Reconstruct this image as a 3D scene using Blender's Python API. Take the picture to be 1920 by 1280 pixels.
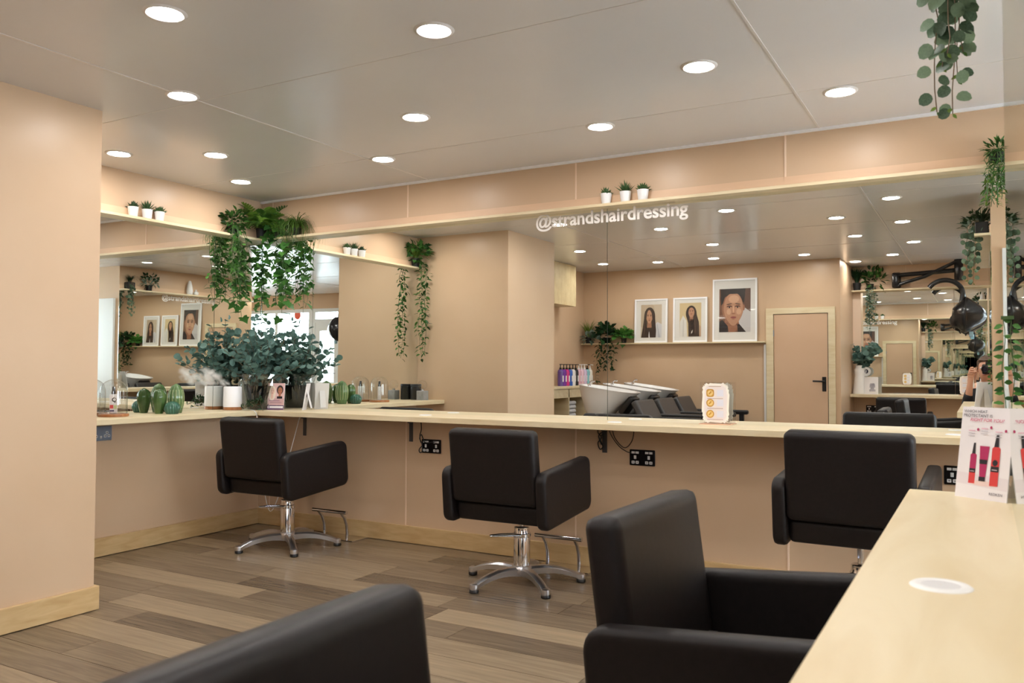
import bpy, bmesh, math, random
from mathutils import Matrix, Vector, Euler
random.seed(7)
PI = math.pi
sc = bpy.context.scene
COL = sc.collection
for o in list(bpy.data.objects):
    bpy.data.objects.remove(o)

# ---------------------------------------------------------------- camera
CX, CY, CZ = 4.6163, -4.3933, 1.1348
YAW, PITCH, ROLL, FPX = 0.51593, 0.03170, 0.00269, 1558.8
fw = Vector((-math.sin(YAW) * math.cos(PITCH), math.cos(YAW) * math.cos(PITCH), math.sin(PITCH)))
rt = Vector((math.cos(YAW), math.sin(YAW), 0))
up = rt.cross(fw)
r2 = math.cos(ROLL) * rt + math.sin(ROLL) * up
u2 = -math.sin(ROLL) * rt + math.cos(ROLL) * up
cam = bpy.data.cameras.new('camera')
cam.sensor_width = 36.0
cam.lens = FPX / 1920 * 36
cam.clip_start = 0.01
cam.dof.use_dof = True
cam.dof.focus_distance = 4.6
cam.dof.aperture_fstop = 7.5
camo = bpy.data.objects.new('camera', cam)
COL.objects.link(camo)
mw = Matrix((r2, u2, -fw)).transposed().to_4x4()
mw.translation = (CX, CY, CZ)
camo.matrix_world = mw
sc.camera = camo

# ---------------------------------------------------------------- world: bright overcast sky
world = bpy.data.worlds.new('overcast_sky')
world.use_nodes = True
sc.world = world
bg = world.node_tree.nodes['Background']
bg.inputs[0].default_value = (0.80, 0.91, 1.0, 1)
bg.inputs[1].default_value = 22.0

sc.view_settings.view_transform = 'Standard'
sc.view_settings.look = 'None'
sc.view_settings.exposure = 0.14
sc.view_settings.gamma = 1.0
sc.view_settings.use_curve_mapping = False
sc.cycles.max_bounces = 14
sc.cycles.glossy_bounces = 11
sc.cycles.diffuse_bounces = 4
sc.cycles.volume_bounces = 4
sc.cycles.transmission_bounces = 8
sc.cycles.transparent_max_bounces = 24
sc.cycles.caustics_reflective = True
sc.cycles.sample_clamp_indirect = 8.0
LAMP = 150.0          # emission of each downlight lens

# ---------------------------------------------------------------- materials
def lin(c):
    return tuple(((v / 255) / 12.92 if v / 255 <= 0.04045 else ((v / 255 + 0.055) / 1.055) ** 2.4) for v in c) + (1.0,)

MATS = {}
def mat(name, rgb, rough=0.5, metal=0.0, spec=0.5, **kw):
    if name in MATS:
        return MATS[name]
    m = bpy.data.materials.new(name)
    m.use_nodes = True
    b = m.node_tree.nodes['Principled BSDF']
    b.inputs['Base Color'].default_value = lin(rgb)
    b.inputs['Roughness'].default_value = rough
    b.inputs['Metallic'].default_value = metal
    b.inputs['Specular IOR Level'].default_value = spec
    for k, v in kw.items():
        b.inputs[k].default_value = v
    MATS[name] = m
    return m

def nd(m, typ, **kw):
    n = m.node_tree.nodes.new(typ)
    for k, v in kw.items():
        setattr(n, k, v)
    return n

def link(m, a, b):
    m.node_tree.links.new(a, b)

def varied(name, c1, c2, rough=0.5, scale=(1, 1, 1), nscale=5.0, detail=4.0, rnd=0.0, coords='Object', spec=0.5, lo=0.3, hi=0.7, bump=0.0, distort=0.0, metal=0.0):
    """noise-mixed two-tone material; rnd mixes in a per-object random tone"""
    if name in MATS:
        return MATS[name]
    m = mat(name, c1, rough, metal, spec)
    b = m.node_tree.nodes['Principled BSDF']
    tc = nd(m, 'ShaderNodeTexCoord')
    mp = nd(m, 'ShaderNodeMapping')
    mp.inputs['Scale'].default_value = scale
    link(m, tc.outputs[coords], mp.inputs['Vector'])
    no = nd(m, 'ShaderNodeTexNoise')
    no.inputs['Scale'].default_value = nscale
    no.inputs['Detail'].default_value = detail
    no.inputs['Distortion'].default_value = distort
    vec = mp.outputs['Vector']
    oi = nd(m, 'ShaderNodeObjectInfo')
    if rnd:
        ad = nd(m, 'ShaderNodeVectorMath', operation='ADD')
        ml = nd(m, 'ShaderNodeMath', operation='MULTIPLY')
        ml.inputs[1].default_value = 37.0
        link(m, oi.outputs['Random'], ml.inputs[0])
        link(m, vec, ad.inputs[0]); link(m, ml.outputs[0], ad.inputs[1])
        vec = ad.outputs[0]
    link(m, vec, no.inputs['Vector'])
    rp = nd(m, 'ShaderNodeMapRange')
    rp.inputs['From Min'].default_value = lo
    rp.inputs['From Max'].default_value = hi
    link(m, no.outputs['Fac'], rp.inputs['Value'])
    fac = rp.outputs['Result']
    if rnd:
        mx = nd(m, 'ShaderNodeMix')
        mx.inputs['Factor'].default_value = rnd
        link(m, fac, mx.inputs[2]); link(m, oi.outputs['Random'], mx.inputs[3])
        fac = mx.outputs[0]
    mc = nd(m, 'ShaderNodeMix', data_type='RGBA')
    mc.inputs[6].default_value = lin(c1); mc.inputs[7].default_value = lin(c2)
    link(m, fac, mc.inputs[0])
    link(m, mc.outputs[2], b.inputs['Base Color'])
    if bump:
        bp = nd(m, 'ShaderNodeBump')
        bp.inputs['Strength'].default_value = bump
        bp.inputs['Distance'].default_value = 0.002
        link(m, no.outputs['Fac'], bp.inputs['Height'])
        link(m, bp.outputs[0], b.inputs['Normal'])
    return m

def emit(name, rgb, s):
    m = mat(name, rgb)
    b = m.node_tree.nodes['Principled BSDF']
    b.inputs['Emission Color'].default_value = lin(rgb)
    b.inputs['Emission Strength'].default_value = s
    return m

def mirror_mat():
    m = bpy.data.materials.new('silvered_mirror')
    m.use_nodes = True
    nt = m.node_tree
    nt.nodes.remove(nt.nodes['Principled BSDF'])
    g = nt.nodes.new('ShaderNodeBsdfGlossy')
    g.inputs['Color'].default_value = (0.90, 0.925, 0.905, 1)
    g.inputs['Roughness'].default_value = 0.0
    nt.links.new(g.outputs[0], nt.nodes['Material Output'].inputs[0])
    return m

def clear_mat(name, tint=(1, 1, 1), refl=1.0, extra=0.0):
    """thin clear sheet: straight-through light plus Schlick reflection on both sides"""
    m = bpy.data.materials.new(name)
    m.use_nodes = True
    nt = m.node_tree
    nt.nodes.remove(nt.nodes['Principled BSDF'])
    t = nt.nodes.new('ShaderNodeBsdfTransparent'); t.inputs[0].default_value = (*tint, 1)
    g = nt.nodes.new('ShaderNodeBsdfGlossy'); g.inputs['Roughness'].default_value = 0.02
    lw = nt.nodes.new('ShaderNodeLayerWeight'); lw.inputs['Blend'].default_value = 0.5
    pw = nt.nodes.new('ShaderNodeMath'); pw.operation = 'POWER'; pw.inputs[1].default_value = 4.5
    mu = nt.nodes.new('ShaderNodeMath'); mu.operation = 'MULTIPLY_ADD'
    mu.inputs[1].default_value = 0.7 * refl; mu.inputs[2].default_value = 0.04 * refl + extra
    mx = nt.nodes.new('ShaderNodeMixShader')
    nt.links.new(lw.outputs['Facing'], pw.inputs[0]); nt.links.new(pw.outputs[0], mu.inputs[0]); nt.links.new(mu.outputs[0], mx.inputs[0])
    nt.links.new(t.outputs[0], mx.inputs[1]); nt.links.new(g.outputs[0], mx.inputs[2])
    nt.links.new(mx.outputs[0], nt.nodes['Material Output'].inputs[0])
    return m

M_WALL = varied('peach_wall_board', (203, 173, 142), (206, 177, 147), 0.34, nscale=3.0, spec=0.35)
M_CEIL = varied('grey_ceiling_board', (224, 223, 222), (227, 226, 225), 0.20, nscale=2.0, spec=0.45)
M_STRIP = mat('white_joint_strip', (212, 208, 204), 0.4)
M_WSTRIP = mat('peach_joint_strip', (232, 206, 182), 0.4)
M_BACKING = mat('mirror_backing', (150, 160, 154), 0.5)
M_PLY = varied('birch_plywood', (226, 211, 178), (211, 190, 150), 0.42, scale=(1, 6, 6), nscale=3.0, detail=6, rnd=0.0, lo=0.35, hi=0.75, distort=0.6)
M_PLYY = varied('birch_plywood_lengthwise', (227, 212, 178), (213, 193, 152), 0.36, scale=(6, 1, 6), nscale=2.4, detail=6, lo=0.35, hi=0.78, distort=0.7)
def add_knots(m, scale, size, col):
    nt = m.node_tree
    b = nt.nodes['Principled BSDF']
    src = b.inputs['Base Color'].links[0].from_socket
    tc = nt.nodes.new('ShaderNodeTexCoord'); mp = nt.nodes.new('ShaderNodeMapping'); mp.inputs['Scale'].default_value = (2.6, 1.0, 0.4)
    vo = nt.nodes.new('ShaderNodeTexVoronoi'); vo.inputs['Scale'].default_value = scale
    no = nt.nodes.new('ShaderNodeTexNoise'); no.inputs['Scale'].default_value = 40
    ad = nt.nodes.new('ShaderNodeMath'); ad.operation = 'MULTIPLY_ADD'; ad.inputs[1].default_value = 0.03
    mr = nt.nodes.new('ShaderNodeMapRange'); mr.inputs['From Min'].default_value = size; mr.inputs['From Max'].default_value = size * 0.35
    mr.inputs['To Max'].default_value = 0.75
    mx = nt.nodes.new('ShaderNodeMix'); mx.data_type = 'RGBA'; mx.inputs[7].default_value = lin(col)
    L = nt.links.new
    L(tc.outputs['Object'], mp.inputs[0]); L(mp.outputs[0], vo.inputs['Vector']); L(tc.outputs['Object'], no.inputs['Vector'])
    L(no.outputs['Fac'], ad.inputs[0]); L(vo.outputs['Distance'], ad.inputs[2]); L(ad.outputs[0], mr.inputs['Value'])
    L(mr.outputs[0], mx.inputs[0]); L(src, mx.inputs[6]); L(mx.outputs[2], b.inputs['Base Color'])
add_knots(M_PLYY, 4.2, 0.055, (150, 112, 70))
M_SKIRT = varied('skirting_ply', (208, 178, 130), (190, 156, 106), 0.45, scale=(1.5, 1.5, 8), nscale=4.0, detail=6, distort=0.5)
M_FLOOR = varied('oak_plank', (80, 68, 57), (166, 146, 119), 0.26, scale=(1.0, 16, 1), nscale=2.8, detail=7, rnd=0.62, lo=0.25, hi=0.8, distort=0.9, bump=0.12, spec=0.4)
M_SUB = mat('floor_joint', (52, 42, 34), 0.8)
M_MIR = mirror_mat()
M_MEDGE = mat('mirror_edge', (196, 214, 208), 0.15, 0.6)
M_LEATHER = varied('dark_brown_leather', (27, 22, 22), (22, 18, 18), 0.46, nscale=60, detail=2, bump=0.08, spec=0.28)
M_CHROME = mat('chrome', (225, 225, 228), 0.10, 1.0)
M_ALU = mat('polished_aluminium', (222, 223, 228), 0.30, 1.0)
M_BLK = mat('black_plastic', (22, 22, 24), 0.35)
M_BLKM = mat('matt_black', (26, 26, 27), 0.6)
M_WHITE = mat('white_plastic', (240, 240, 240), 0.35)
M_PAPER = mat('white_card', (238, 236, 238), 0.5)
M_CERAM = mat('white_ceramic', (240, 240, 240), 0.12)
M_GREYC = varied('concrete', (150, 150, 150), (130, 130, 130), 0.8, nscale=30)
M_GLASS = clear_mat('clear_glass', (0.985, 0.99, 0.99))
M_ACRYL = clear_mat('clear_acrylic', (0.97, 0.97, 0.97), 1.2)
M_CELLO = clear_mat('crinkled_cellophane', (0.90, 0.93, 0.93), 1.4, 0.07)
M_DOME = clear_mat('thick_clear_glass', (0.96, 0.975, 0.98), 1.3, 0.07)
M_NICKEL = mat('black_nickel', (48, 47, 50), 0.25, 0.9)
M_STEEL = mat('brushed_steel', (165, 176, 196), 0.3, 0.9)
M_BRACKET = mat('grey_bracket', (92, 92, 94), 0.4, 0.8)
M_SOIL = mat('dark_soil', (38, 30, 24), 0.9)
M_WOODB = varied('walnut_base', (170, 112, 64), (140, 86, 46), 0.4, scale=(1, 8, 1), nscale=6)
M_STEM = mat('plant_stem', (104, 84, 58), 0.6)
M_GSTEM = mat('green_stem', (70, 98, 52), 0.6)

def leafmat(name, c1, c2, rough=0.45):
    m = varied(name, c1, c2, rough, nscale=8.0, rnd=0.8, spec=0.4)
    nt = m.node_tree
    b = nt.nodes['Principled BSDF']
    tr = nt.nodes.new('ShaderNodeBsdfTranslucent')
    nt.links.new(b.inputs['Base Color'].links[0].from_socket, tr.inputs['Color'])
    mx = nt.nodes.new('ShaderNodeMixShader'); mx.inputs[0].default_value = 0.35
    nt.links.new(b.outputs[0], mx.inputs[1]); nt.links.new(tr.outputs[0], mx.inputs[2])
    nt.links.new(mx.outputs[0], nt.nodes['Material Output'].inputs[0])
    return m

L_BOX = leafmat('leaf_boxwood', (26, 54, 26), (72, 118, 48))
L_IVY = leafmat('leaf_ivy', (30, 72, 34), (86, 142, 62))
L_FERN = leafmat('leaf_fern', (44, 98, 42), (138, 178, 70))
L_GRASS = leafmat('leaf_grass', (52, 92, 34), (120, 148, 62))
L_EUC = leafmat('leaf_eucalyptus', (48, 84, 78), (126, 160, 150))
L_COIN = leafmat('leaf_variegated', (40, 66, 46), (132, 158, 130))
L_DARK = leafmat('leaf_dark', (20, 44, 26), (48, 84, 44))
L_DUST = leafmat('leaf_dusty', (86, 110, 96), (156, 176, 160))
L_BRIGHT = leafmat('leaf_bright', (44, 96, 40), (104, 160, 72))
L_SUCC = leafmat('leaf_succulent', (34, 62, 40), (86, 118, 70))

# ---------------------------------------------------------------- mesh helpers
class G:
    def __init__(s):
        s.v = []; s.f = []; s.m = []
    def add(s, vs, fs, M=None, mi=0):
        b = len(s.v)
        if M is not None:
            vs = [M @ Vector(v) for v in vs]
        s.v += [tuple(v) for v in vs]
        s.f += [tuple(i + b for i in f) for f in fs]
        s.m += [mi] * len(fs)
        return s
    def box(s, x0, x1, y0, y1, z0, z1, M=None, mi=0):
        vs = [(x, y, z) for z in (z0, z1) for y in (y0, y1) for x in (x0, x1)]
        fs = [(0, 2, 3, 1), (4, 5, 7, 6), (0, 1, 5, 4), (2, 6, 7, 3), (0, 4, 6, 2), (1, 3, 7, 5)]
        return s.add(vs, fs, M, mi)
    def rbox(s, x0, x1, y0, y1, z0, z1, bev=0.01, seg=2, M=None, mi=0):
        bm = bmesh.new()
        g = G().box(x0, x1, y0, y1, z0, z1)
        vs = [bm.verts.new(v) for v in g.v]
        for f in g.f:
            bm.faces.new([vs[i] for i in f])
        bmesh.ops.bevel(bm, geom=bm.edges[:] , offset=bev, segments=seg, profile=0.5, affect='EDGES')
        bm.verts.index_update()
        s.add([v.co.copy() for v in bm.verts], [[v.index for v in f.verts] for f in bm.faces], M, mi)
        bm.free()
        return s
    def lathe(s, prof, n=20, M=None, mi=0, cap=True, a0=0.0):
        """profile of (r, z) about z"""
        vs = []; fs = []
        for r, z in prof:
            for k in range(n):
                a = a0 + 2 * PI * k / n
                vs.append((r * math.cos(a), r * math.sin(a), z))
        for j in range(len(prof) - 1):
            for k in range(n):
                k2 = (k + 1) % n
                fs.append((j * n + k, j * n + k2, (j + 1) * n + k2, (j + 1) * n + k))
        if cap:
            fs.append(tuple(range(n - 1, -1, -1)))
            L = (len(prof) - 1) * n
            fs.append(tuple(range(L, L + n)))
        return s.add(vs, fs, M, mi)
    def cyl(s, c, r, h, n=16, mi=0, r2=None, M=None):
        T = Matrix.Translation(c)
        return s.lathe([(r, 0), (r if r2 is None else r2, h)], n, T if M is None else M @ T, mi)
    def tube(s, pts, r, n=8, mi=0, closed=False, M=None):
        pts = [Vector(p) for p in pts]
        rr = r if hasattr(r, '__len__') else [r] * len(pts)
        vs = []; fs = []
        N = len(pts)
        ref = Vector((0, 0, 1))
        prev = None
        for i, p in enumerate(pts):
            a = pts[(i - 1) % N] if (closed or i > 0) else p
            b = pts[(i + 1) % N] if (closed or i < N - 1) else p
            t = (b - a)
            t = t.normalized() if t.length > 1e-9 else Vector((0, 0, 1))
            if prev is None:
                x = t.cross(ref)
                if x.length < 0.1:
                    x = t.cross(Vector((1, 0, 0)))
            else:
                x = prev - t * prev.dot(t)
            x.normalize(); prev = x.copy()
            y = t.cross(x)
            for k in range(n):
                q = 2 * PI * k / n
                vs.append(p + rr[i] * (math.cos(q) * x + math.sin(q) * y))
        for i in range(N if closed else N - 1):
            j = (i + 1) % N
            for k in range(n):
                k2 = (k + 1) % n
                fs.append((i * n + k, i * n + k2, j * n + k2, j * n + k))
        if not closed:
            fs.append(tuple(range(n - 1, -1, -1)))
            fs.append(tuple(range((N - 1) * n, N * n)))
        return s.add(vs, fs, M, mi)
    def panel(s, w, h, t, r, bev=0.012, M=None, mi=0, seg=6):
        """rounded-rectangle pad in the local XZ plane, thickness along Y, edges softened"""
        def outline(off):
            a, b, rr = w / 2 - off, h / 2 - off, max(r - off, 0.002)
            o = []
            for cx, cz, q in ((a - rr, b - rr, 0), (-a + rr, b - rr, 90), (-a + rr, -b + rr, 180), (a - rr, -b + rr, 270)):
                for k in range(seg + 1):
                    g = math.radians(q + 90 * k / seg)
                    o.append((cx + rr * math.cos(g), cz + rr * math.sin(g)))
            return o
        rings = []
        for off, y in ((bev + 0.012, -t / 2), (bev, -t / 2), (bev * 0.3, -t / 2 + bev * 0.3), (0, -t / 2 + bev), (0, t / 2 - bev), (bev * 0.3, t / 2 - bev * 0.3), (bev, t / 2), (bev + 0.012, t / 2)):
            rings.append([(x, y, z) for x, z in outline(off)])
        n = len(rings[0])
        vs = [p for ring in rings for p in ring]
        fs = []
        for j in range(len(rings) - 1):
            for k in range(n):
                k2 = (k + 1) % n
                fs.append((j * n + k, (j + 1) * n + k, (j + 1) * n + k2, j * n + k2))
        fs.append(tuple(range(n)))
        fs.append(tuple(range((len(rings) - 1) * n + n - 1, (len(rings) - 1) * n - 1, -1)))
        return s.add(vs, fs, M, mi)
    def sphere(s, c, r, nu=14, nv=9, sx=1, sy=1, sz=1, M=None, mi=0):
        prof = [(max(math.sin(PI * j / nv), 0.001) * r, -math.cos(PI * j / nv) * r) for j in range(nv + 1)]
        T = Matrix.Translation(c) @ Matrix.Diagonal((sx, sy, sz, 1))
        return s.lathe(prof, nu, T if M is None else M @ T, mi)
    def mesh(s, name, mats, smooth=0):
        me = bpy.data.meshes.new(name)
        me.from_pydata(s.v, [], s.f)
        for m in (mats if isinstance(mats, (list, tuple)) else [mats]):
            me.materials.append(m)
        if any(s.m):
            me.polygons.foreach_set('material_index', s.m)
        bm = bmesh.new(); bm.from_mesh(me)
        bmesh.ops.recalc_face_normals(bm, faces=bm.faces[:])
        bm.to_mesh(me); bm.free()
        if smooth:
            me.shade_smooth()
            me.set_sharp_from_angle(angle=math.radians(smooth))
        me.update()
        return me

def link_obj(name, data, parent=None, loc=(0, 0, 0), rot=(0, 0, 0), scale=(1, 1, 1)):
    o = bpy.data.objects.new(name, data)
    COL.objects.link(o)
    o.location = loc; o.rotation_euler = rot; o.scale = scale
    if parent is not None:
        o.parent = parent
    return o

def obj(name, g, mats, parent=None, smooth=0, loc=(0, 0, 0), rot=(0, 0, 0), label=None):
    o = link_obj(name, g.mesh(name, mats, smooth), parent, loc, rot)
    if label:
        o['label'] = label
    return o

def tag(o, label, cat, group=None):
    o['label'] = label; o['category'] = cat
    if group:
        o['group'] = group
    return o

def thing(name, label, cat, loc=(0, 0, 0), rotz=0.0, group=None):
    o = link_obj(name, None, None, loc, (0, 0, rotz))
    o.empty_display_size = 0.1
    return tag(o, label, cat, group)

def struct(name, g, mats, smooth=0, label=None, parent=None):
    o = obj(name, g, mats, parent, smooth)
    if parent is None:
        o['kind'] = 'structure'
    if label:
        o['label'] = label
    return o

def text_mesh(txt, width=None, height=None, m=None, bold=0.0, align='LEFT', shear=0.0, name='lettering', space=1.0):
    cu = bpy.data.curves.new(name, 'FONT')
    cu.body = txt
    cu.align_x = align
    cu.offset = bold
    cu.shear = shear
    cu.space_character = space
    to = bpy.data.objects.new('tmp_text', cu)
    COL.objects.link(to)
    bpy.context.view_layer.update()
    dg = bpy.context.evaluated_depsgraph_get()
    me = bpy.data.meshes.new_from_object(to.evaluated_get(dg))
    bpy.data.objects.remove(to)
    bpy.data.curves.remove(cu)
    xs = [v.co.x for v in me.vertices]; ys = [v.co.y for v in me.vertices]
    w = max(xs) - min(xs); h = max(ys) - min(ys)
    sx = width / w if width else height / h
    sy = height / h if height else sx
    if width and not height:
        sy = sx
    x0 = min(xs)
    for v in me.vertices:
        v.co.x = (v.co.x - (x0 if align == 'LEFT' else 0)) * sx
        v.co.y *= sy
        v.co.z = 0
    me.materials.clear()
    me.materials.append(m)
    me.name = name
    return me

def wall_rot(facing):
    """rotation so local XY text/print plane stands up and faces the given side"""
    return {'-y': (PI / 2, 0, 0), '+y': (PI / 2, 0, PI), '+x': (PI / 2, 0, PI / 2), '-x': (PI / 2, 0, -PI / 2)}[facing]

def art(name, shapes, parent, loc, rot):
    """flat print: list of (colour, polygon) in local XY, later ones on top"""
    g = G(); mats = []; idx = {}
    for i, (c, poly) in enumerate(shapes):
        if c not in idx:
            idx[c] = len(mats)
            mats.append(mat('ink_%d_%d_%d' % c, c, 0.45))
        g.add([(x, y, 0.00012 * i) for x, y in poly], [tuple(range(len(poly)))], None, idx[c])
    me = bpy.data.meshes.new(name)
    me.from_pydata(g.v, [], g.f)
    for m in mats:
        me.materials.append(m)
    me.polygons.foreach_set('material_index', g.m)
    me.update()
    return link_obj(name, me, parent, loc, rot)

def ell(cx, cy, rx, ry, n=20, a=0.0, p=1.0):
    o = []
    for k in range(n):
        t = 2 * PI * k / n
        x = rx * math.copysign(abs(math.cos(t)) ** p, math.cos(t)); y = ry * math.copysign(abs(math.sin(t)) ** p, math.sin(t))
        o.append((cx + x * math.cos(a) - y * math.sin(a), cy + x * math.sin(a) + y * math.cos(a)))
    return o

def rect(x0, y0, x1, y1):
    return [(x0, y0), (x1, y0), (x1, y1), (x0, y1)]
# ================================================================ STRUCTURE
H = 2.35
XR = 7.2             # far right wall
YF = -6.3            # shop front
YW = -5.3            # picture wall
PX, PY0, PY1 = 0.985, -1.947, -2.85     # pillar
RX, RY0, RY1 = 4.671, -4.25, -2.12      # partition block
ZC, TC = 0.84, 0.034                    # counter top
ZS, TS, DS = 2.048, 0.017, 0.078        # shelf

# ---- floor
fl = struct('floor', G().box(-0.3, XR + 0.1, YF - 0.1, 0.15, -0.12, -0.008), M_SUB)
PWID = 0.183
rows = int(math.ceil((0 - YF) / PWID))
plank_cache = {}
rnd = random.Random(3)
for rI in range(rows):
    y1 = 0 - rI * PWID
    y0 = max(y1 - PWID, YF)
    x = -0.02 - rnd.random() * 1.2
    while x < XR:
        a, b = max(x, -0.02), min(x + 1.22, XR)
        x += 1.22
        cx_, cy_ = (a + b) / 2, (y0 + y1) / 2
        if b - a < 0.02:
            continue
        if RX + 0.05 < a and b < 5.85 and RY0 < y0 and y1 < RY1:
            continue
        if b < PX - 0.02 and PY1 < y0 and y1 < PY0:
            continue
        if b < 3.2 and y1 < YW - 0.02:
            continue
        key = (round(b - a, 3), round(y1 - y0, 3))
        if key not in plank_cache:
            L, W = b - a - 0.0016, y1 - y0 - 0.0016
            vs = [(-L / 2, -W / 2, -0.006), (L / 2, -W / 2, -0.006), (L / 2, W / 2, -0.006), (-L / 2, W / 2, -0.006),
                  (-L / 2 + 0.001, -W / 2 + 0.001, 0), (L / 2 - 0.001, -W / 2 + 0.001, 0), (L / 2 - 0.001, W / 2 - 0.001, 0), (-L / 2 + 0.001, W / 2 - 0.001, 0)]
            fs = [(4, 5, 6, 7), (0, 1, 5, 4), (1, 2, 6, 5), (2, 3, 7, 6), (3, 0, 4, 7)]
            plank_cache[key] = G().add(vs, fs).mesh('plank', M_FLOOR)
        link_obj('plank', plank_cache[key], fl, (cx_, cy_, 0))

# ---- ceiling
ce = struct('ceiling', G().box(-0.3, XR + 0.1, YF - 0.1, 0.15, H + 0.006, H + 0.12), M_STRIP)
xs_ = [-0.1, 1.51, 3.91, 6.31, XR + 0.05]
ys_ = [0.02, -0.62, -1.82, -3.02, -4.22, -5.42, YF - 0.05]
for i in range(len(xs_) - 1):
    for j in range(len(ys_) - 1):
        obj('ceiling_panel', G().box(xs_[i] + 0.002, xs_[i + 1] - 0.002, ys_[j + 1] + 0.0015, ys_[j] - 0.0015, H, H + 0.006), M_CEIL, ce)
for x in xs_[1:-1]:
    obj('joint_strip', G().box(x - 0.005, x + 0.005, YF, 0, H - 0.0025, H), M_STRIP, ce)
for y in ys_[1:-1]:
    obj('joint_strip', G().box(0, XR, y - 0.003, y + 0.003, H - 0.001, H), M_STRIP, ce)

# ---- back wall (mirror wall)
wb = struct('wall_back', G().box(-0.2, XR + 0.1, 0.006, 0.13, -0.1, H + 0.1), M_BACKING)
seams = [-0.02, 0.115, 1.335, 2.553, 3.742, 4.955, 6.17, XR]
for a, b in zip(seams, seams[1:]):
    obj('wall_panel', G().box(a + 0.001, b - 0.001, 0, 0.006, ZS, H), M_WALL, wb)
    obj('wall_panel', G().box(a + 0.001, b - 0.001, 0, 0.006, 0, ZC), M_WALL, wb)
for x in seams[1:-1]:
    for z0, z1 in ((ZS + TS + 0.055, H), (0, ZC)):
        obj('joint_strip', G().box(x - 0.005, x + 0.004, -0.003, 0, z0, z1), M_WSTRIP, wb)
obj('wall_panel', G().box(4.995, XR, 0, 0.006, ZC, ZS), M_WALL, wb)
struct('trim_1', G().box(0.0, XR, -0.016, 0, H - 0.014, H), mat('bead_white', (246, 246, 246), 0.4), label='slim white cornice bead along the mirror wall')

# ---- left wall inside the alcove, with its two panels
wl = struct('wall_left', G().box(-0.13, -0.006, PY0, 0.0, -0.1, H + 0.1), M_BACKING)
for a, b in ((PY0, -0.002),):
    obj('wall_panel', G().box(-0.006, 0, a, b, ZS, H), M_WALL, wl)
    obj('wall_panel', G().box(-0.006, 0, a, b, 0, ZC), M_WALL, wl)
struct('wall_pillar', G().box(-0.13, PX, PY1, PY0, -0.05, H + 0.05), M_WALL, label='wide peach pillar on the left of the salon')
struct('wall_alcove', G().box(0.06, 0.177, YW, PY1, -0.05, H + 0.05), M_WALL)
struct('wall_far', G().box(0.06, 3.258, YF - 0.1, YW, -0.05, H + 0.05), M_WALL)
wo = struct('wall_opposite', G().box(3.258, 4.72, YF - 0.1, YF - 0.006, -0.05, H + 0.05), M_WSTRIP)
for a, b in ((3.258, 3.84), (3.84, 4.72)):
    obj('wall_panel', G().box(a + 0.001, b - 0.001, YF - 0.006, YF, ZS, H), M_WALL, wo)
    obj('wall_panel', G().box(a + 0.001, b - 0.001, YF - 0.006, YF, 0, ZC), M_WALL, wo)
struct('wall_right', G().box(XR, XR + 0.1, YF - 0.1, -1.75, -0.05, H + 0.05).box(XR, XR + 0.1, -0.25, 0.1, -0.05, H + 0.05).box(XR, XR + 0.1, -1.75, -0.25, -0.05, 0.85).box(XR, XR + 0.1, -1.75, -0.25, 2.1, H + 0.05), M_WALL)
struct('wall_partition', G().box(RX, 5.9, RY0, RY1, -0.05, H + 0.05), M_WALL, label='peach partition block behind the right hand counter')

# ---- shop front: door and large window
wf = struct('wall_front', G().box(4.72, 4.78, YF - 0.1, YF, 0, H + 0.05).box(4.72, XR, YF - 0.1, YF, 2.1, H + 0.05)
            .box(5.42, XR, YF - 0.1, YF, 0, 0.82).box(7.1, XR, YF - 0.1, YF, 0.82, 2.1), M_WALL)
M_UPVC = mat('white_upvc', (232, 238, 240), 0.3)
d1 = struct('door_1', G().box(4.78, 4.83, YF - 0.08, YF - 0.01, 0, 2.1).box(5.35, 5.42, YF - 0.08, YF - 0.01, 0, 2.1)
            .box(4.83, 5.35, YF - 0.08, YF - 0.01, 2.04, 2.1).box(4.83, 5.35, YF - 0.08, YF - 0.01, 1.86, 1.92)
            .box(4.83, 4.93, YF - 0.07, YF - 0.02, 0.02, 1.86).box(5.25, 5.35, YF - 0.07, YF - 0.02, 0.02, 1.86)
            .box(4.93, 5.25, YF - 0.07, YF - 0.02, 1.72, 1.86).box(4.93, 5.25, YF - 0.07, YF - 0.02, 0.02, 0.85), M_UPVC,
            label='white glazed shop door with a transom light')
obj('pane', G().box(4.93, 5.25, YF - 0.05, YF - 0.045, 0.85, 1.72), M_GLASS, d1)
obj('pane', G().box(4.83, 5.35, YF - 0.05, YF - 0.045, 1.92, 2.04), M_GLASS, d1)
obj('door_handle', G().tube([(4.90, YF - 0.02, 1.0), (4.90, YF + 0.04, 1.0), (5.0, YF + 0.04, 1.0)], 0.01), M_CHROME, d1)
link_obj('lettering', text_mesh('Strands', height=0.06, m=M_PAPER, bold=0.02), d1, (5.24, YF - 0.043, 1.95), wall_rot('+y'))
w1 = struct('window_1', G().box(5.42, 5.50, YF - 0.08, YF - 0.01, 0.82, 2.1).box(7.04, 7.1, YF - 0.08, YF - 0.01, 0.82, 2.1)
            .box(5.5, 7.04, YF - 0.08, YF - 0.01, 2.04, 2.1).box(5.5, 7.04, YF - 0.08, YF - 0.01, 0.82, 0.88).box(6.24, 6.30, YF - 0.07, YF - 0.02, 0.88, 2.04), M_UPVC,
            label='large white framed shop window')
obj('pane', G().box(5.5, 6.24, YF - 0.05, YF - 0.045, 0.88, 2.04), M_GLASS, w1)
obj('pane', G().box(6.30, 7.04, YF - 0.05, YF - 0.045, 0.88, 2.04), M_GLASS, w1)
obj('window_sill', G().rbox(5.40, 7.12, YF - 0.02, YF + 0.13, 0.80, 0.825, 0.005), M_UPVC, w1)

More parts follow.
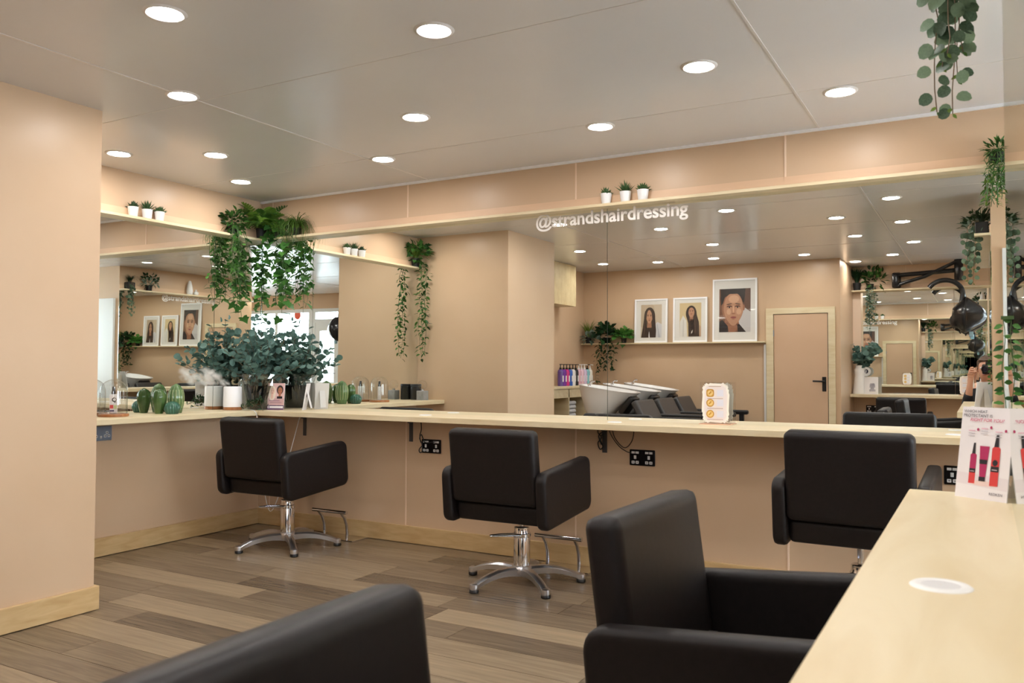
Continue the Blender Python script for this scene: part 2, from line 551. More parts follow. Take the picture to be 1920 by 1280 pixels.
w2 = struct('fill_window', G().box(XR + 0.02, XR + 0.08, -1.75, -1.69, 0.85, 2.1).box(XR + 0.02, XR + 0.08, -0.31, -0.25, 0.85, 2.1).box(XR + 0.02, XR + 0.08, -1.69, -0.31, 0.85, 0.91).box(XR + 0.02, XR + 0.08, -1.69, -0.31, 2.04, 2.1), M_UPVC, label='white window added for fill daylight, unseen at the end of the side passage')  # assumed window out of view, added so daylight brightens the white door
obj('pane', G().box(XR + 0.045, XR + 0.05, -1.69, -0.31, 0.91, 2.04), M_GLASS, w2)

# ---- tan door in the picture wall
M_DOOR = varied('peach_door_leaf', (206, 171, 140), (210, 176, 146), 0.4, nscale=3.0)
d2 = struct('door_2', G().box(2.552, 3.125, YW, YW + 0.012, 0.005, 1.747), M_DOOR, label='flush peach door in the picture wall')
obj('casing', G().box(2.464, 2.544, YW, YW + 0.022, 0, 1.818), M_PLY, d2)
obj('casing', G().box(3.133, 3.205, YW, YW + 0.022, 0, 1.818), M_PLY, d2)
obj('casing', G().box(2.544, 3.133, YW, YW + 0.022, 1.752, 1.818), M_PLY, d2)
obj('shadow_gap', G().box(3.125, 3.133, YW, YW + 0.004, 0, 1.752).box(2.544, 3.133, YW, YW + 0.003, 1.747, 1.752), M_BLKM, d2)
hp = obj('handle_plate', G().rbox(3.066, 3.108, YW + 0.012, YW + 0.02, 0.885, 1.045, 0.003), M_BLK, d2)
obj('lever', G().tube([(3.087, YW + 0.02, 0.995), (3.087, YW + 0.065, 0.995), (3.08, YW + 0.07, 0.995), (2.975, YW + 0.07, 0.998)], 0.010, 10), M_BLK, hp, 40)
obj('hinge', G().cyl((2.548, YW + 0.02, 1.50), 0.006, 0.07), M_STEEL, d2)
struct('trim_2', G().box(2.44, 2.462, YW, YW + 0.03, 0, 1.41), M_STRIP, label='pale vertical batten beside the door casing')

# ---- white door on the end of the partition
d3 = struct('door_3', G().rbox(4.735, 5.50, RY1, RY1 + 0.03, 0.01, 1.95, 0.004), M_UPVC, label='plain white door on the end of the partition')
obj('door_handle', G().cyl((5.42, RY1 + 0.03, 1.0), 0.02, 0.01, 12).tube([(5.42, RY1 + 0.03, 1.0), (5.42, RY1 + 0.07, 1.0), (5.33, RY1 + 0.07, 1.0)], 0.009), M_CHROME, d3)

# ---- skirting boards
def skirt(name, x0, x1, y0, y1):
    return struct(name, G().rbox(x0, x1, y0, y1, 0.003, 0.112, 0.002, 1), M_SKIRT)
skirt('baseboard_back', 0.018, XR, -0.018, 0)
skirt('baseboard_left', 0, 0.018, PY0 + 0.018, -0.0)
skirt('baseboard_pillar', PX, PX + 0.018, PY1 - 0.018, PY0 + 0.018)
skirt('baseboard_niche', 0.018, PX, PY0, PY0 + 0.018)
skirt('baseboard_partition', RX - 0.018, RX, RY0, RY1 + 0.018)
skirt('baseboard_opposite', 3.276, 4.72, YF, YF + 0.018)
skirt('baseboard_far', 0.177, 2.44, YW, YW + 0.018)
skirt('baseboard_recess', 3.258, 3.276, YF, YW)

# ---- street outside
M_ROAD = varied('pavement', (150, 150, 150), (128, 128, 130), 0.9, nscale=12)
struct('ground', G().box(-4, 16, -22, YF - 0.11, -0.3, -0.02), M_ROAD, label='grey pavement outside the shop window')
tb = thing('house', 'pale rendered house with grey gable roof across the street', 'building', (8.6, -17.0, 0))
obj('wall', G().box(-3.2, 3.2, -2, 2, 0, 2.6), mat('render_white', (225, 225, 220), 0.8), tb)
obj('roof', G().add([(-3.4, 2.2, 2.55), (3.4, 2.2, 2.55), (0, 2.2, 4.6), (-3.4, -2.2, 2.55), (3.4, -2.2, 2.55), (0, -2.2, 4.6)],
                    [(0, 1, 2), (3, 5, 4), (0, 2, 5, 3), (1, 4, 5, 2), (0, 3, 4, 1)]), mat('slate', (96, 104, 112), 0.7), tb)
for x in (-1.9, 0.4):
    w = obj('window', G().box(x, x + 1.3, 2.0, 2.05, 0.9, 2.0), mat('frame_white', (240, 240, 240), 0.5), tb)
    obj('pane', G().box(x + 0.08, x + 1.22, 2.05, 2.06, 0.98, 1.92), mat('dark_pane', (70, 84, 96), 0.1), w)
obj('front_door', G().box(2.0, 2.8, 2.0, 2.05, 0, 2.0), mat('door_blue', (60, 80, 96), 0.4), tb)

# ================================================================ MIRRORS
def mirror(label, g, grp='salon mirror panes'):
    return tag(obj('wall_mirror', g, M_MIR), label, 'mirror', grp)
MT = 0.005
mirror('narrow mirror pane on the long wall beside the plant corner', G().box(0.006, 0.5125, -MT, 0, ZC, ZS))
mirror('wide mirror pane on the long wall behind the middle chair', G().box(0.5155, 2.7515, -MT, 0, ZC, ZS))
mirror('wide mirror pane on the long wall showing the framed portraits and door', G().box(2.7545, 4.990, -MT, 0, ZC, ZS))
tlt = Matrix.Translation((0.006, 0, ZC)) @ Matrix.Rotation(math.radians(0.20), 4, 'Y')
g = G().box(0, MT, PY0 + 0.003, -0.4355, 0, ZS - ZC - 0.001, tlt)
mirror('large mirror pane on the left alcove wall behind the ceramic cacti', g)
g = G().box(0, MT, -0.4325, -0.009, 0, ZS - ZC - 0.001, tlt)
mirror('narrow mirror pane on the left alcove wall behind the eucalyptus', g)
tag(obj('corner_strip', G().box(0.002, 0.0075, -0.0085, -0.003, ZC, ZS - 0.002), M_CHROME), 'thin bright strip in the corner where the mirrors meet', 'trim')
mirror('mirror pane above the right hand counter on the partition', G().box(RX - MT, RX, RY0, RY1, ZC, ZS))
mirror('mirror pane on the opposite wall nearest the white vase', G().box(3.35, 4.333, YF, YF + MT, ZC, ZS))
mirror('mirror pane on the opposite wall behind the hood dryer', G().box(4.336, 4.72, YF, YF + MT, ZC, ZS))

# ================================================================ COUNTERS AND SHELVES
def board(name, label, cat, x0, x1, y0, y1, z0, z1, m, bev=0.0025):
    return tag(obj(name, G().rbox(x0, x1, y0, y1, z0, z1, bev, 1), m), label, cat)
DC = 0.318
board('worktop', 'long pale plywood worktop under the wall mirror', 'worktop', DC + 0.002, 4.99, -DC, 0, ZC - TC, ZC, M_PLY)
board('worktop', 'short pale plywood worktop in the left alcove', 'worktop', 0, DC, PY0, 0, ZC - TC, ZC, M_PLYY)
board('worktop', 'pale plywood worktop at lower right with a white disc and poster', 'worktop', RX - 0.2186, RX, RY0, RY1, ZC - 0.042, ZC, M_PLYY)
board('worktop', 'plywood worktop on the opposite wall reflected behind the white vase', 'worktop', 3.26, 4.72, YF, YF + DC, ZC - TC, ZC, M_PLY)

def shelf(label, parts, m):
    t = thing('shelf', label, 'shelf', (0, 0, 0), 0, 'slim ledge shelves above the mirrors')
    obj('board', G().rbox(*parts[0], 0.0015, 1), m, t)
    obj('upstand', G().box(*parts[1]), M_PLYW, t)
    return t
M_PLYW = varied('painted_upstand', (222, 190, 158), (216, 182, 150), 0.45, nscale=4, scale=(1, 1, 4))
shelf('long slim plywood ledge above the wall mirror', ((DS + 0.002, XR, -DS, 0, ZS, ZS + TS), (0.01, XR, -0.008, 0, ZS + TS, ZS + TS + 0.055)), M_PLY)
shelf('slim plywood ledge above the left alcove mirror', ((0, DS, PY0, 0, ZS, ZS + TS), (0, 0.008, PY0, -0.01, ZS + TS, ZS + TS + 0.055)), M_PLYY)
shelf('slim plywood ledge above the partition mirror carrying the trailing coin-leaf plant', ((RX - 0.10, RX, RY0, RY1, ZS, ZS + TS), (RX - 0.008, RX, RY0, RY1, ZS + TS, ZS + TS + 0.055)), M_PLYY)
shelf('slim plywood ledge above the opposite mirror behind the hood dryer arm', ((3.26, 4.72, YF, YF + 0.12, ZS, ZS + TS), (3.26, 4.72, YF, YF + 0.008, ZS + TS, ZS + TS + 0.055)), M_PLY)
t = thing('picture_ledge', 'narrow plywood ledge holding the three framed portraits', 'shelf')
obj('board', G().rbox(0.18, 2.462, YW, YW + 0.10, 1.428, 1.445, 0.002, 1), M_PLY, t)

# counter brackets and undersides
for x, lab in ((0.45, 'grey steel bracket under the worktop near the corner chair'), (1.375, 'grey steel bracket beside the first black socket'), (2.735, 'grey steel bracket with looped cable under the worktop'), (4.62, 'grey steel bracket under the worktop at the far right')):
    tag(obj('bracket', G().box(x - 0.014, x + 0.014, -0.006, -0.0025, 0.655, ZC - TC).box(x - 0.014, x + 0.014, -0.16, -0.006, ZC - TC - 0.004, ZC - TC)
            .box(x - 0.010, x + 0.010, -0.03, -0.006, ZC - TC - 0.03, ZC - TC - 0.004), M_BRACKET), lab, 'bracket', 'worktop brackets')

# ================================================================ DOWNLIGHTS
M_LAMP = emit('lamp_lens', (255, 250, 246), LAMP)
lamp_lens = G().lathe([(0.001, 0), (0.053, 0), (0.053, 0.003)], 24).mesh('lens', M_LAMP)
ringp = [(0.053, -0.002), (0.062, -0.006), (0.072, -0.003), (0.074, 0.0), (0.053, 0.0)]
lamp_ring = G().lathe(ringp, 24, None, 0, False).mesh('trim_ring', mat('lamp_trim', (225, 222, 218), 0.3), 40)
LIGHTS = [(2.185, -2.53, 'white downlight in the ceiling nearest the top left edge'),
          (1.51, -1.915, 'downlight on the ceiling seam near the left pillar'),
          (0.345, -1.41, 'leftmost downlight, over the alcove shelf by the pillar'),
          (0.805, -1.12, 'downlight over the front of the left alcove'),
          (0.40, -0.565, 'downlight nearest the corner plants'),
          (2.91, -1.96, 'downlight near the top edge of the photo at centre left'),
          (2.235, -1.15, 'downlight in the middle of the ceiling panel behind the centre'),
          (1.585, -0.58, 'downlight near the wall where the ceiling seam ends'),
          (2.955, -0.57, 'downlight above the lettering on the mirror'),
          (3.635, -1.145, 'downlight just left of the right ceiling seam'),
          (4.085, -0.545, 'downlight nearest the wall at the right, past the seam')]
for x, y, lab in [(0.976, -3.46, 'above the wash basin nearest the pillar'), (0.77, -4.55, 'above the shampoo bottle row'), (1.39, -4.68, 'above the far wash basins'), (2.32, -3.64, 'in the open floor behind the middle chair'),
                  (2.04, -4.66, 'in front of the large portrait'), (3.6, -2.69, 'between the two seams behind the side-on chair'), (4.06, -2.05, 'by the partition end and its hanging plant'), (4.05, -3.13, 'over the side-on chair at the right hand worktop'),
                  (3.61, -3.74, 'behind the blurred front chair'), (2.97, -4.82, 'in front of the peach door'), (3.79, -5.26, 'above the chair at the opposite mirror'), (4.05, -4.385, 'beside the photographer'), (3.37, -5.69, 'in the recess above the white vase'),
                  (5.4, -1.1, 'added to light the passage by the white door'), (6.4, -1.1, 'added to light the far end of the passage'), (5.4, -5.0, 'added for light just inside the shop door'), (6.4, -5.0, 'added for light just inside the shop window'), (6.5, -3.2, 'added for light behind the partition block')]:  # this row: added lamps with no seen source, lighting passage and shop front
    LIGHTS.append((x, y, 'downlight seen only in the mirrors if at all, ' + lab))
for x, y, lab in LIGHTS:
    t = thing('downlight', lab, 'downlight', (x, y, H), 0, 'recessed ceiling downlights' if 'seen only' not in lab else 'downlights behind the viewer')
    link_obj('lens', lamp_lens, t, (0, 0, -0.0045))
    link_obj('trim_ring', lamp_ring, t)
# ================================================================ SALON CHAIRS
def build_chair_meshes():
    ms = {}
    tilt = Matrix.Translation((0, 0, 0.42)) @ Matrix.Rotation(math.radians(5.0), 4, 'X') @ Matrix.Translation((0, 0, -0.42))
    RZ = Matrix.Rotation(PI / 2, 4, 'Z')
    for nm, s in (('L', -1), ('R', 1)):
        ms['arm' + nm] = G().panel(0.545, 0.285, 0.056, 0.05, 0.014, tilt @ Matrix.Translation((s * 0.272, -0.035, 0.508)) @ RZ).mesh('armrest', M_LEATHER, 50)
    ms['seat'] = G().rbox(-0.243, 0.243, -0.26, 0.235, 0.375, 0.475, 0.022, 3, tilt).mesh('seat', M_LEATHER, 50)
    bk = Matrix.Translation((0, -0.262, 0.455)) @ Matrix.Rotation(math.radians(7.5), 4, 'X') @ Matrix.Translation((0, 0, 0.188))
    ms['back'] = G().panel(0.49, 0.375, 0.078, 0.028, 0.02, bk).mesh('backrest', M_LEATHER, 50)
    ms['rail'] = G().box(-0.20, 0.20, -0.235, -0.20, 0.42, 0.52, tilt).mesh('back_bracket', M_BLKM)
    ms['plate'] = G().rbox(-0.11, 0.11, -0.11, 0.11, 0.353, 0.378, 0.006, 1, tilt).mesh('seat_plate', M_BLKM)
    ms['rod'] = G().cyl((0, 0, 0.27), 0.0145, 0.095, 16).mesh('piston_rod', M_CHROME, 40)
    ms['sleeve'] = G().lathe([(0.044, 0.075), (0.044, 0.268), (0.041, 0.274), (0.041, 0.295), (0.036, 0.298)], 24).mesh('pump_column', M_CHROME, 40)
    ms['collar'] = G().lathe([(0.0445, 0.243), (0.0475, 0.246), (0.0475, 0.262), (0.0445, 0.265)], 24, None, 0, False).mesh('column_collar', M_CHROME, 40)
    ms['lever'] = G().tube([(-0.035, -0.03, 0.258), (-0.09, -0.075, 0.258), (-0.125, -0.12, 0.256), (-0.118, -0.128, 0.256), (-0.05, -0.085, 0.256), (0.02, -0.045, 0.258)], 0.0055, 8).mesh('pump_lever', M_CHROME, 50)
    ms['hub'] = G().lathe([(0.05, 0.05), (0.056, 0.062), (0.054, 0.088), (0.047, 0.096)], 24).mesh('hub', M_ALU, 40)
    # one leg along +x, arched and tapering
    g = G()
    N = 9
    vs = []; fs = []
    for i in range(N):
        t = i / (N - 1)
        x = 0.03 + 0.29 * t
        zt = 0.088 - 0.046 * t * t + 0.012 * math.sin(PI * t)
        hh = 0.046 - 0.020 * t
        wt = 0.025 - 0.006 * t + 0.004 * (t > 0.9)
        for dy, dz in ((-wt, 0.25), (-wt * 0.6, 0), (wt * 0.6, 0), (wt, 0.25), (wt * 0.9, 1.0), (-wt * 0.9, 1.0)):
            vs.append((x, dy, zt - dz * hh))
    for i in range(N - 1):
        for k in range(6):
            k2 = (k + 1) % 6
            fs.append((i * 6 + k, i * 6 + k2, (i + 1) * 6 + k2, (i + 1) * 6 + k))
    fs += [tuple(range(6)), tuple(range((N - 1) * 6 + 5, (N - 1) * 6 - 1, -1))]
    g.add(vs, fs).lathe([(0.022, 0.018), (0.024, 0.03), (0.022, 0.043), (0.014, 0.047)], 14, Matrix.Translation((0.315, 0, 0)))
    ms['leg'] = g.mesh('star_leg', M_ALU, 45)
    ms['foot'] = G().lathe([(0.021, 0.0), (0.025, 0.004), (0.025, 0.015), (0.022, 0.0185)], 14, Matrix.Translation((0.315, 0, 0))).mesh('foot_pad', M_BLK, 40)
    return ms
CM = build_chair_meshes()
def chair(label, x, y, deg, lift=0.0, spin=0.0, lever=True):
    t = thing('salon_chair', label, 'chair', (x, y, 0), math.radians(deg), 'dark leather salon chairs')
    for k, nm in (('armL', 'armrest'), ('armR', 'armrest'), ('seat', 'seat'), ('back', 'backrest'), ('rail', 'back_bracket'), ('plate', 'seat_plate'), ('rod', 'piston_rod')):
        o = link_obj(nm, CM[k], t, (0, 0, lift))
        if k == 'rod' and lift > 0.02:
            o.scale = (1, 1, 1.0); o.location.z = lift
            link_obj('piston_rod', CM['rod'], t, (0, 0, lift * 0.3))
    link_obj('pump_column', CM['sleeve'], t)
    link_obj('column_collar', CM['collar'], t)
    if lever:
        link_obj('pump_lever', CM['lever'], t)
    link_obj('hub', CM['hub'], t)
    for k in range(5):
        a = math.radians(spin + 72 * k - deg)
        l = link_obj('star_leg', CM['leg'], t, (0, 0, 0), (0, 0, a))
        link_obj('foot_pad', CM['foot'], l)
    return t
chair('dark brown salon chair in the corner below the eucalyptus plant', 0.757, -0.474, 0.0, 0, 178)
chair('dark brown salon chair in the middle with its star base fully in view', 2.478, -0.512, 0.0, 0, 177)
chair('dark brown salon chair seen square from behind at the right end of the mirror', 4.148, -0.53, -1.5, 0.055, 200)
chair('dark brown salon chair side-on, pulled up to the right hand worktop', 4.256, -2.61, -92.0, 0.006, 190)
chair('blurred dark salon chair cut off by the bottom edge of the photo', 4.285, -3.785, -90.0, 0.04, 190)
chair('dark salon chair at the opposite mirror, seen in reflection', 3.83, -5.72, 178.0, 0.0, 190)

def footrest(label, x, y):
    t = thing('footrest', label, 'footrest', (x, y, 0), 0, 'chrome T-bar footrests on the floor')
    obj('base_plate', G().rbox(-0.17, 0.17, -0.03, 0.12, 0, 0.006, 0.002, 1), M_CHROME, t)
    for s in (-0.098, 0.098):
        obj('upright', G().tube([(s, 0.0, 0.004), (s, 0.006, 0.05), (s, 0.0, 0.10), (s, -0.022, 0.15), (s, -0.055, 0.186)], 0.0105, 10), M_CHROME, t, 60)
    obj('bar', G().tube([(-0.145, -0.058, 0.192), (0.145, -0.058, 0.192)], 0.0125, 12), M_CHROME, t, 50)
footrest('chrome T-bar footrest on the floor beside the corner chair', 0.865, -0.145)
footrest('chrome T-bar footrest on the floor beside the middle chair', 2.54, -0.145)

# ================================================================ SOCKETS AND CABLES
def socket(label, loc, facing, usb=True, plate=None):
    rz = {'-y': 0, '+x': PI / 2}[facing]
    t = thing('wall_socket', label, 'socket', loc, rz, 'double wall sockets')
    pm = plate or M_NICKEL
    p = obj('face_plate', G().rbox(-0.074, 0.074, -0.009, 0, -0.044, 0.044, 0.003, 1), pm, t)
    wm = mat('socket_insert', (222, 222, 222), 0.4)
    for s in (-1, 1):
        c = s * 0.040
        if usb:
            obj('usb_port', G().box(c - 0.021, c - 0.002, -0.0105, -0.009, 0.022, 0.034).box(c + 0.002, c + 0.021, -0.0105, -0.009, 0.022, 0.034), wm, t)
            obj('switch', G().rbox(c - 0.007, c + 0.007, -0.012, -0.009, -0.008, 0.012, 0.001, 1), wm, t)
            for dx in (-0.012, 0.012):
                pc = obj('pin_insert', G().rbox(c + dx - 0.009, c + dx + 0.009, -0.0105, -0.009, -0.034, -0.018, 0.002, 1), wm, t)
                obj('pin_slot', G().box(c + dx - 0.003, c + dx + 0.003, -0.011, -0.0105, -0.028, -0.024), M_BLK, pc)
        else:
            for dx, dz in ((-0.012, -0.016), (0.012, -0.016), (0, 0.004)):
                pc = obj('pin_insert', G().rbox(c + dx - 0.008, c + dx + 0.008, -0.0105, -0.009, dz - 0.008, dz + 0.008, 0.002, 1), wm, t)
                obj('pin_slot', G().box(c + dx - 0.0025, c + dx + 0.0025, -0.011, -0.0105, dz - 0.003, dz + 0.003), M_BLK, pc)
    if not usb:
        obj('switch', G().rbox(-0.007, 0.007, -0.012, -0.009, -0.03, -0.014, 0.001, 1), wm, t)
    return t
socket('black double socket with a hanging cable, between the corner and middle chairs', (1.537, -0.001, 0.632), '-y')
socket('black double socket on the wall between the middle chair and the right chair', (2.961, -0.001, 0.638), '-y')
socket('black double socket at the far right, half hidden by the heat protectant poster', (4.522, -0.001, 0.642), '-y')
socket('blue-grey steel double socket under the left alcove worktop', (0.001, -1.262, 0.735), '+x', False, M_STEEL)
socket('double socket on the opposite wall below its worktop, seen in reflection', (3.47, YF + 0.001, 0.66), '-y') .rotation_euler.z = PI

def cable(label, pts, r=0.003, m=M_BLK, grp=None):
    # smooth catmull path
    P = [Vector(p) for p in pts]
    out = []
    for i in range(len(P) - 1):
        p0, p1, p2, p3 = P[max(i - 1, 0)], P[i], P[i + 1], P[min(i + 2, len(P) - 1)]
        for k in range(6):
            t = k / 6
            out.append(0.5 * ((2 * p1) + (-p0 + p2) * t + (2 * p0 - 5 * p1 + 4 * p2 - p3) * t * t + (-p0 + 3 * p1 - 3 * p2 + p3) * t ** 3))
    out.append(P[-1])
    return tag(obj('cable', G().tube(out, r, 6), m, None, 60), label, 'cable', grp)
cable('black cable bundled beside the first black socket', [(1.47, -0.03, 0.806), (1.468, -0.02, 0.74), (1.455, -0.018, 0.70), (1.462, -0.02, 0.66), (1.478, -0.02, 0.64), (1.452, -0.02, 0.61), (1.458, -0.02, 0.59), (1.476, -0.02, 0.60), (1.472, -0.02, 0.65), (1.455, -0.02, 0.68), (1.468, -0.02, 0.705), (1.482, -0.02, 0.68), (1.50, -0.018, 0.655), (1.57, -0.016, 0.662)], 0.0035)
cable('black cable knotted over the bracket under the long worktop', [(2.71, -0.03, 0.806), (2.70, -0.02, 0.77), (2.722, -0.02, 0.74), (2.70, -0.02, 0.71), (2.712, -0.02, 0.675), (2.73, -0.02, 0.69), (2.716, -0.02, 0.73), (2.73, -0.02, 0.77), (2.705, -0.02, 0.75), (2.722, -0.02, 0.70)], 0.0035)
cable('thin black cable looping down to the middle black socket', [(2.765, -0.03, 0.806), (2.785, -0.02, 0.75), (2.83, -0.018, 0.695), (2.875, -0.016, 0.668), (2.90, -0.014, 0.664)], 0.0025)
cable('thin black cable looping back up beside the middle black socket', [(2.79, -0.03, 0.806), (2.805, -0.02, 0.74), (2.86, -0.018, 0.69), (2.905, -0.018, 0.73), (2.925, -0.03, 0.806)], 0.0025)
cable('thin white cable dangling below the corner worktop behind the chair', [(0.27, -0.335, 0.843), (0.335, -0.36, 0.838), (0.345, -0.345, 0.78), (0.34, -0.30, 0.50), (0.36, -0.28, 0.26), (0.40, -0.27, 0.16), (0.46, -0.26, 0.26), (0.47, -0.2, 0.45), (0.45, -0.05, 0.80)], 0.0028, M_WHITE)

# ================================================================ LETTERING ON THE MIRRORS
M_LET = mat('white_vinyl', (236, 232, 228), 0.6)
me = text_mesh('@strandshairdressing', width=0.936, m=M_LET, bold=0.022)
o = link_obj('mirror_lettering', me, None, (2.292, -MT - 0.0008, 1.972), wall_rot('-y'))
tag(o, 'white vinyl handle lettering on the long wall mirror', 'lettering')
me = text_mesh('@strandshairdressing', width=0.86, m=M_LET, bold=0.022)
o = link_obj('mirror_lettering', me, None, (RX - MT - 0.0008, -2.73, 1.975), wall_rot('-x'))
tag(o, 'white vinyl handle lettering on the partition mirror, seen in reflection', 'lettering')

# ================================================================ THINGS ON THE WORKTOPS
def disc(label, x, y):
    t = thing('charging_disc', label, 'charging pad', (x, y, ZC), 0, 'white charging discs set in the worktops')
    obj('rim', G().lathe([(0.0245, 0.0022), (0.026, 0.003), (0.036, 0.003), (0.0395, 0.0005), (0.0395, 0)], 36, None, 0, False), M_WHITE, t, 40)
    obj('pad', G().lathe([(0.001, 0.0022), (0.0245, 0.0022)], 36, None, 0, False), mat('pad_grey', (222, 222, 224), 0.3), t)
disc('white round charging disc in the near right worktop', 4.562, -3.115)
disc('white round charging disc on the long worktop behind the middle chair', 1.60, -0.16)
disc('white round charging disc on the long worktop below the mirror seam', 2.86, -0.16)
disc('white round charging disc on the long worktop beside the heat protectant poster', 4.50, -0.16)

# glass cloche with bottle
def cloche(label, x, y, z):
    t = thing('glass_cloche', label, 'cloche', (x, y, z))
    obj('base', G().lathe([(0.082, 0), (0.085, 0.003), (0.085, 0.014), (0.082, 0.017)], 36), M_WOODB, t, 40)
    prof = [(0.076, 0.017), (0.076, 0.15)] + [(0.076 * math.cos(a), 0.15 + 0.07 * math.sin(a)) for a in [PI / 2 * k / 8 for k in range(1, 8)]] + [(0.012, 0.2197)]
    obj('dome', G().lathe(prof, 36, None, 0, False), M_DOME, t, 60)
    obj('dome_rim', G().tube([(0.076 * math.cos(2 * PI * k / 32), 0.076 * math.sin(2 * PI * k / 32), 0.019) for k in range(32)], 0.002, 6, 0, True), M_GLASS, t, 60)
def serum(label, x, y, z, rot=0):
    t = thing('serum_bottle', label, 'bottle', (x, y, z), rot)
    obj('bottle_body', G().rbox(-0.021, 0.021, -0.015, 0.015, 0, 0.115, 0.005, 2), mat('bottle_white', (226, 222, 220), 0.3), t, 40)
    obj('cap', G().lathe([(0.012, 0.115), (0.012, 0.13), (0.009, 0.132), (0.009, 0.155), (0.006, 0.16)], 16), M_BLK, t, 40)
    art('label_print', [((226, 222, 220), rect(-0.02, 0.01, 0.02, 0.10)), ((206, 58, 62), rect(-0.019, 0.03, 0.0, 0.052)), ((196, 206, 140), rect(0.002, 0.028, 0.019, 0.05)), ((60, 52, 96), rect(-0.019, 0.012, 0.004, 0.022)),
                        ((30, 28, 34), ell(0.004, 0.082, 0.013, 0.013)), ((226, 222, 220), ell(0.006, 0.083, 0.008, 0.008)), ((30, 28, 34), rect(0.002, 0.066, 0.014, 0.070))], t, (0, -0.0155, 0), (PI / 2, 0, 0))
cloche('glass dome on a round wooden base at the left edge of the alcove worktop', 0.115, -1.255, ZC)
serum('small labelled bottle with black cap inside the glass dome', 0.115, -1.255, ZC + 0.0175, 0.9)

# ceramic cacti
def ribbed(n, prof, amp, mi=0, seg=4, M=None, g=None):
    g = g or G()
    vs = []; fs = []
    N = n * seg
    for r, z in prof:
        for k in range(N):
            a = 2 * PI * k / N
            rr = r * (1 - amp + amp * abs(math.sin(n * a / 2)) ** 0.7)
            vs.append((rr * math.cos(a), rr * math.sin(a), z))
    for j in range(len(prof) - 1):
        for k in range(N):
            k2 = (k + 1) % N
            fs.append((j * N + k, j * N + k2, (j + 1) * N + k2, (j + 1) * N + k))
    fs.append(tuple(range(N - 1, -1, -1))); fs.append(tuple(range((len(prof) - 1) * N, len(prof) * N)))
    return g.add(vs, fs, M, mi)
def cactus(label, x, y, prof, n, col1, col2, dots=None):
    t = thing('ceramic_cactus', label, 'cactus', (x, y, ZC), 0, 'green ceramic cacti')
    obj('body', ribbed(n, prof, 0.10), varied('glaze_%d_%d_%d' % col1, col1, col2, 0.12, nscale=9, spec=0.6), t, 70)
    if dots:
        g = G()
        for k in range(n):
            a = 2 * PI * (k + 0.5) / n
            for j in range(3, 17):
                z = 0.012 + j * 0.0083
                r = 0
                for (r0, z0), (r1, z1) in zip(prof, prof[1:]):
                    if z0 <= z <= z1:
                        r = r0 + (r1 - r0) * (z - z0) / (z1 - z0)
                if r > 0.012:
                    g.sphere((r * math.cos(a), r * math.sin(a), z), 0.0026, 6, 4)
        o = obj('bead_rows', g, mat('glaze_cream', (206, 208, 160), 0.2), t, 60)
        o['kind'] = 'stuff'
def oval(rm, h, base, zmax, sharp=2.0, n=14):
    pr = [(base, 0)]
    for k in range(1, n):
        t = k / n
        if t < zmax:
            u = t / zmax
            r = base + (rm - base) * math.sin(u * PI / 2)
        else:
            u = (t - zmax) / (1 - zmax)
            r = rm * (1 - u ** sharp) ** 0.5
        pr.append((r, h * t))
    pr.append((0.004, h))
    return pr
cactus('tall pale green ceramic cactus with beaded ribs', 0.095, -0.800, oval(0.051, 0.187, 0.036, 0.5), 14, (74, 104, 62), (104, 130, 82), True)
cactus('pear-shaped green ceramic cactus, slimmest of the three', 0.085, -0.918, oval(0.042, 0.158, 0.023, 0.66), 10, (44, 76, 38), (78, 106, 50))
cactus('small round blue-green ceramic cactus in front of the tall one', 0.168, -0.885, oval(0.049, 0.080, 0.036, 0.45), 16, (34, 80, 64), (54, 102, 84))

# aroma diffuser with steam
t = thing('aroma_diffuser', 'white cylindrical aroma diffuser on a wooden base in the corner', 'diffuser', (0.105, -0.345, ZC))
obj('base', G().lathe([(0.058, 0), (0.062, 0.002), (0.062, 0.02), (0.060, 0.0215)], 36), M_WOODB, t, 40)
obj('body', G().lathe([(0.0615, 0.0215), (0.063, 0.026), (0.061, 0.155), (0.058, 0.160), (0.052, 0.161), (0.05, 0.156), (0.012, 0.154), (0.011, 0.146)], 40), mat('diffuser_white', (242, 242, 244), 0.45), t, 40)

# eucalyptus arrangement pot
t = thing('flower_pot', 'black pot wrapped in shiny cellophane in the mirror corner', 'pot', (0.205, -0.175, ZC))
obj('pot', G().lathe([(0.075, 0.0), (0.080, 0.004), (0.100, 0.15), (0.103, 0.155), (0.103, 0.165), (0.094, 0.165), (0.092, 0.14), (0.01, 0.138)], 36), mat('gloss_black', (20, 22, 24), 0.12), t, 40)
rng = random.Random(4)
prof = [(0.088, 0.002), (0.10, 0.05), (0.108, 0.12), (0.12, 0.17), (0.133, 0.215), (0.148, 0.245)]
g = G(); N = 40; vs = []; fs = []
for j, (r, z) in enumerate(prof):
    for k in range(N):
        a = 2 * PI * k / N
        rr = min(r * (1 + 0.05 * math.sin(5 * a + j) + 0.04 * (rng.random() - 0.5) * (1 + j * 0.5)), 0.165)
        vs.append((rr * math.cos(a), rr * math.sin(a), z + 0.012 * (rng.random() - 0.5) * (j > 0)))
for j in range(len(prof) - 1):
    for k in range(N):
        k2 = (k + 1) % N
        fs.append((j * N + k, j * N + k2, (j + 1) * N + k2, (j + 1) * N + k))
obj('cellophane_wrap', g.add(vs, fs), M_CELLO, t)

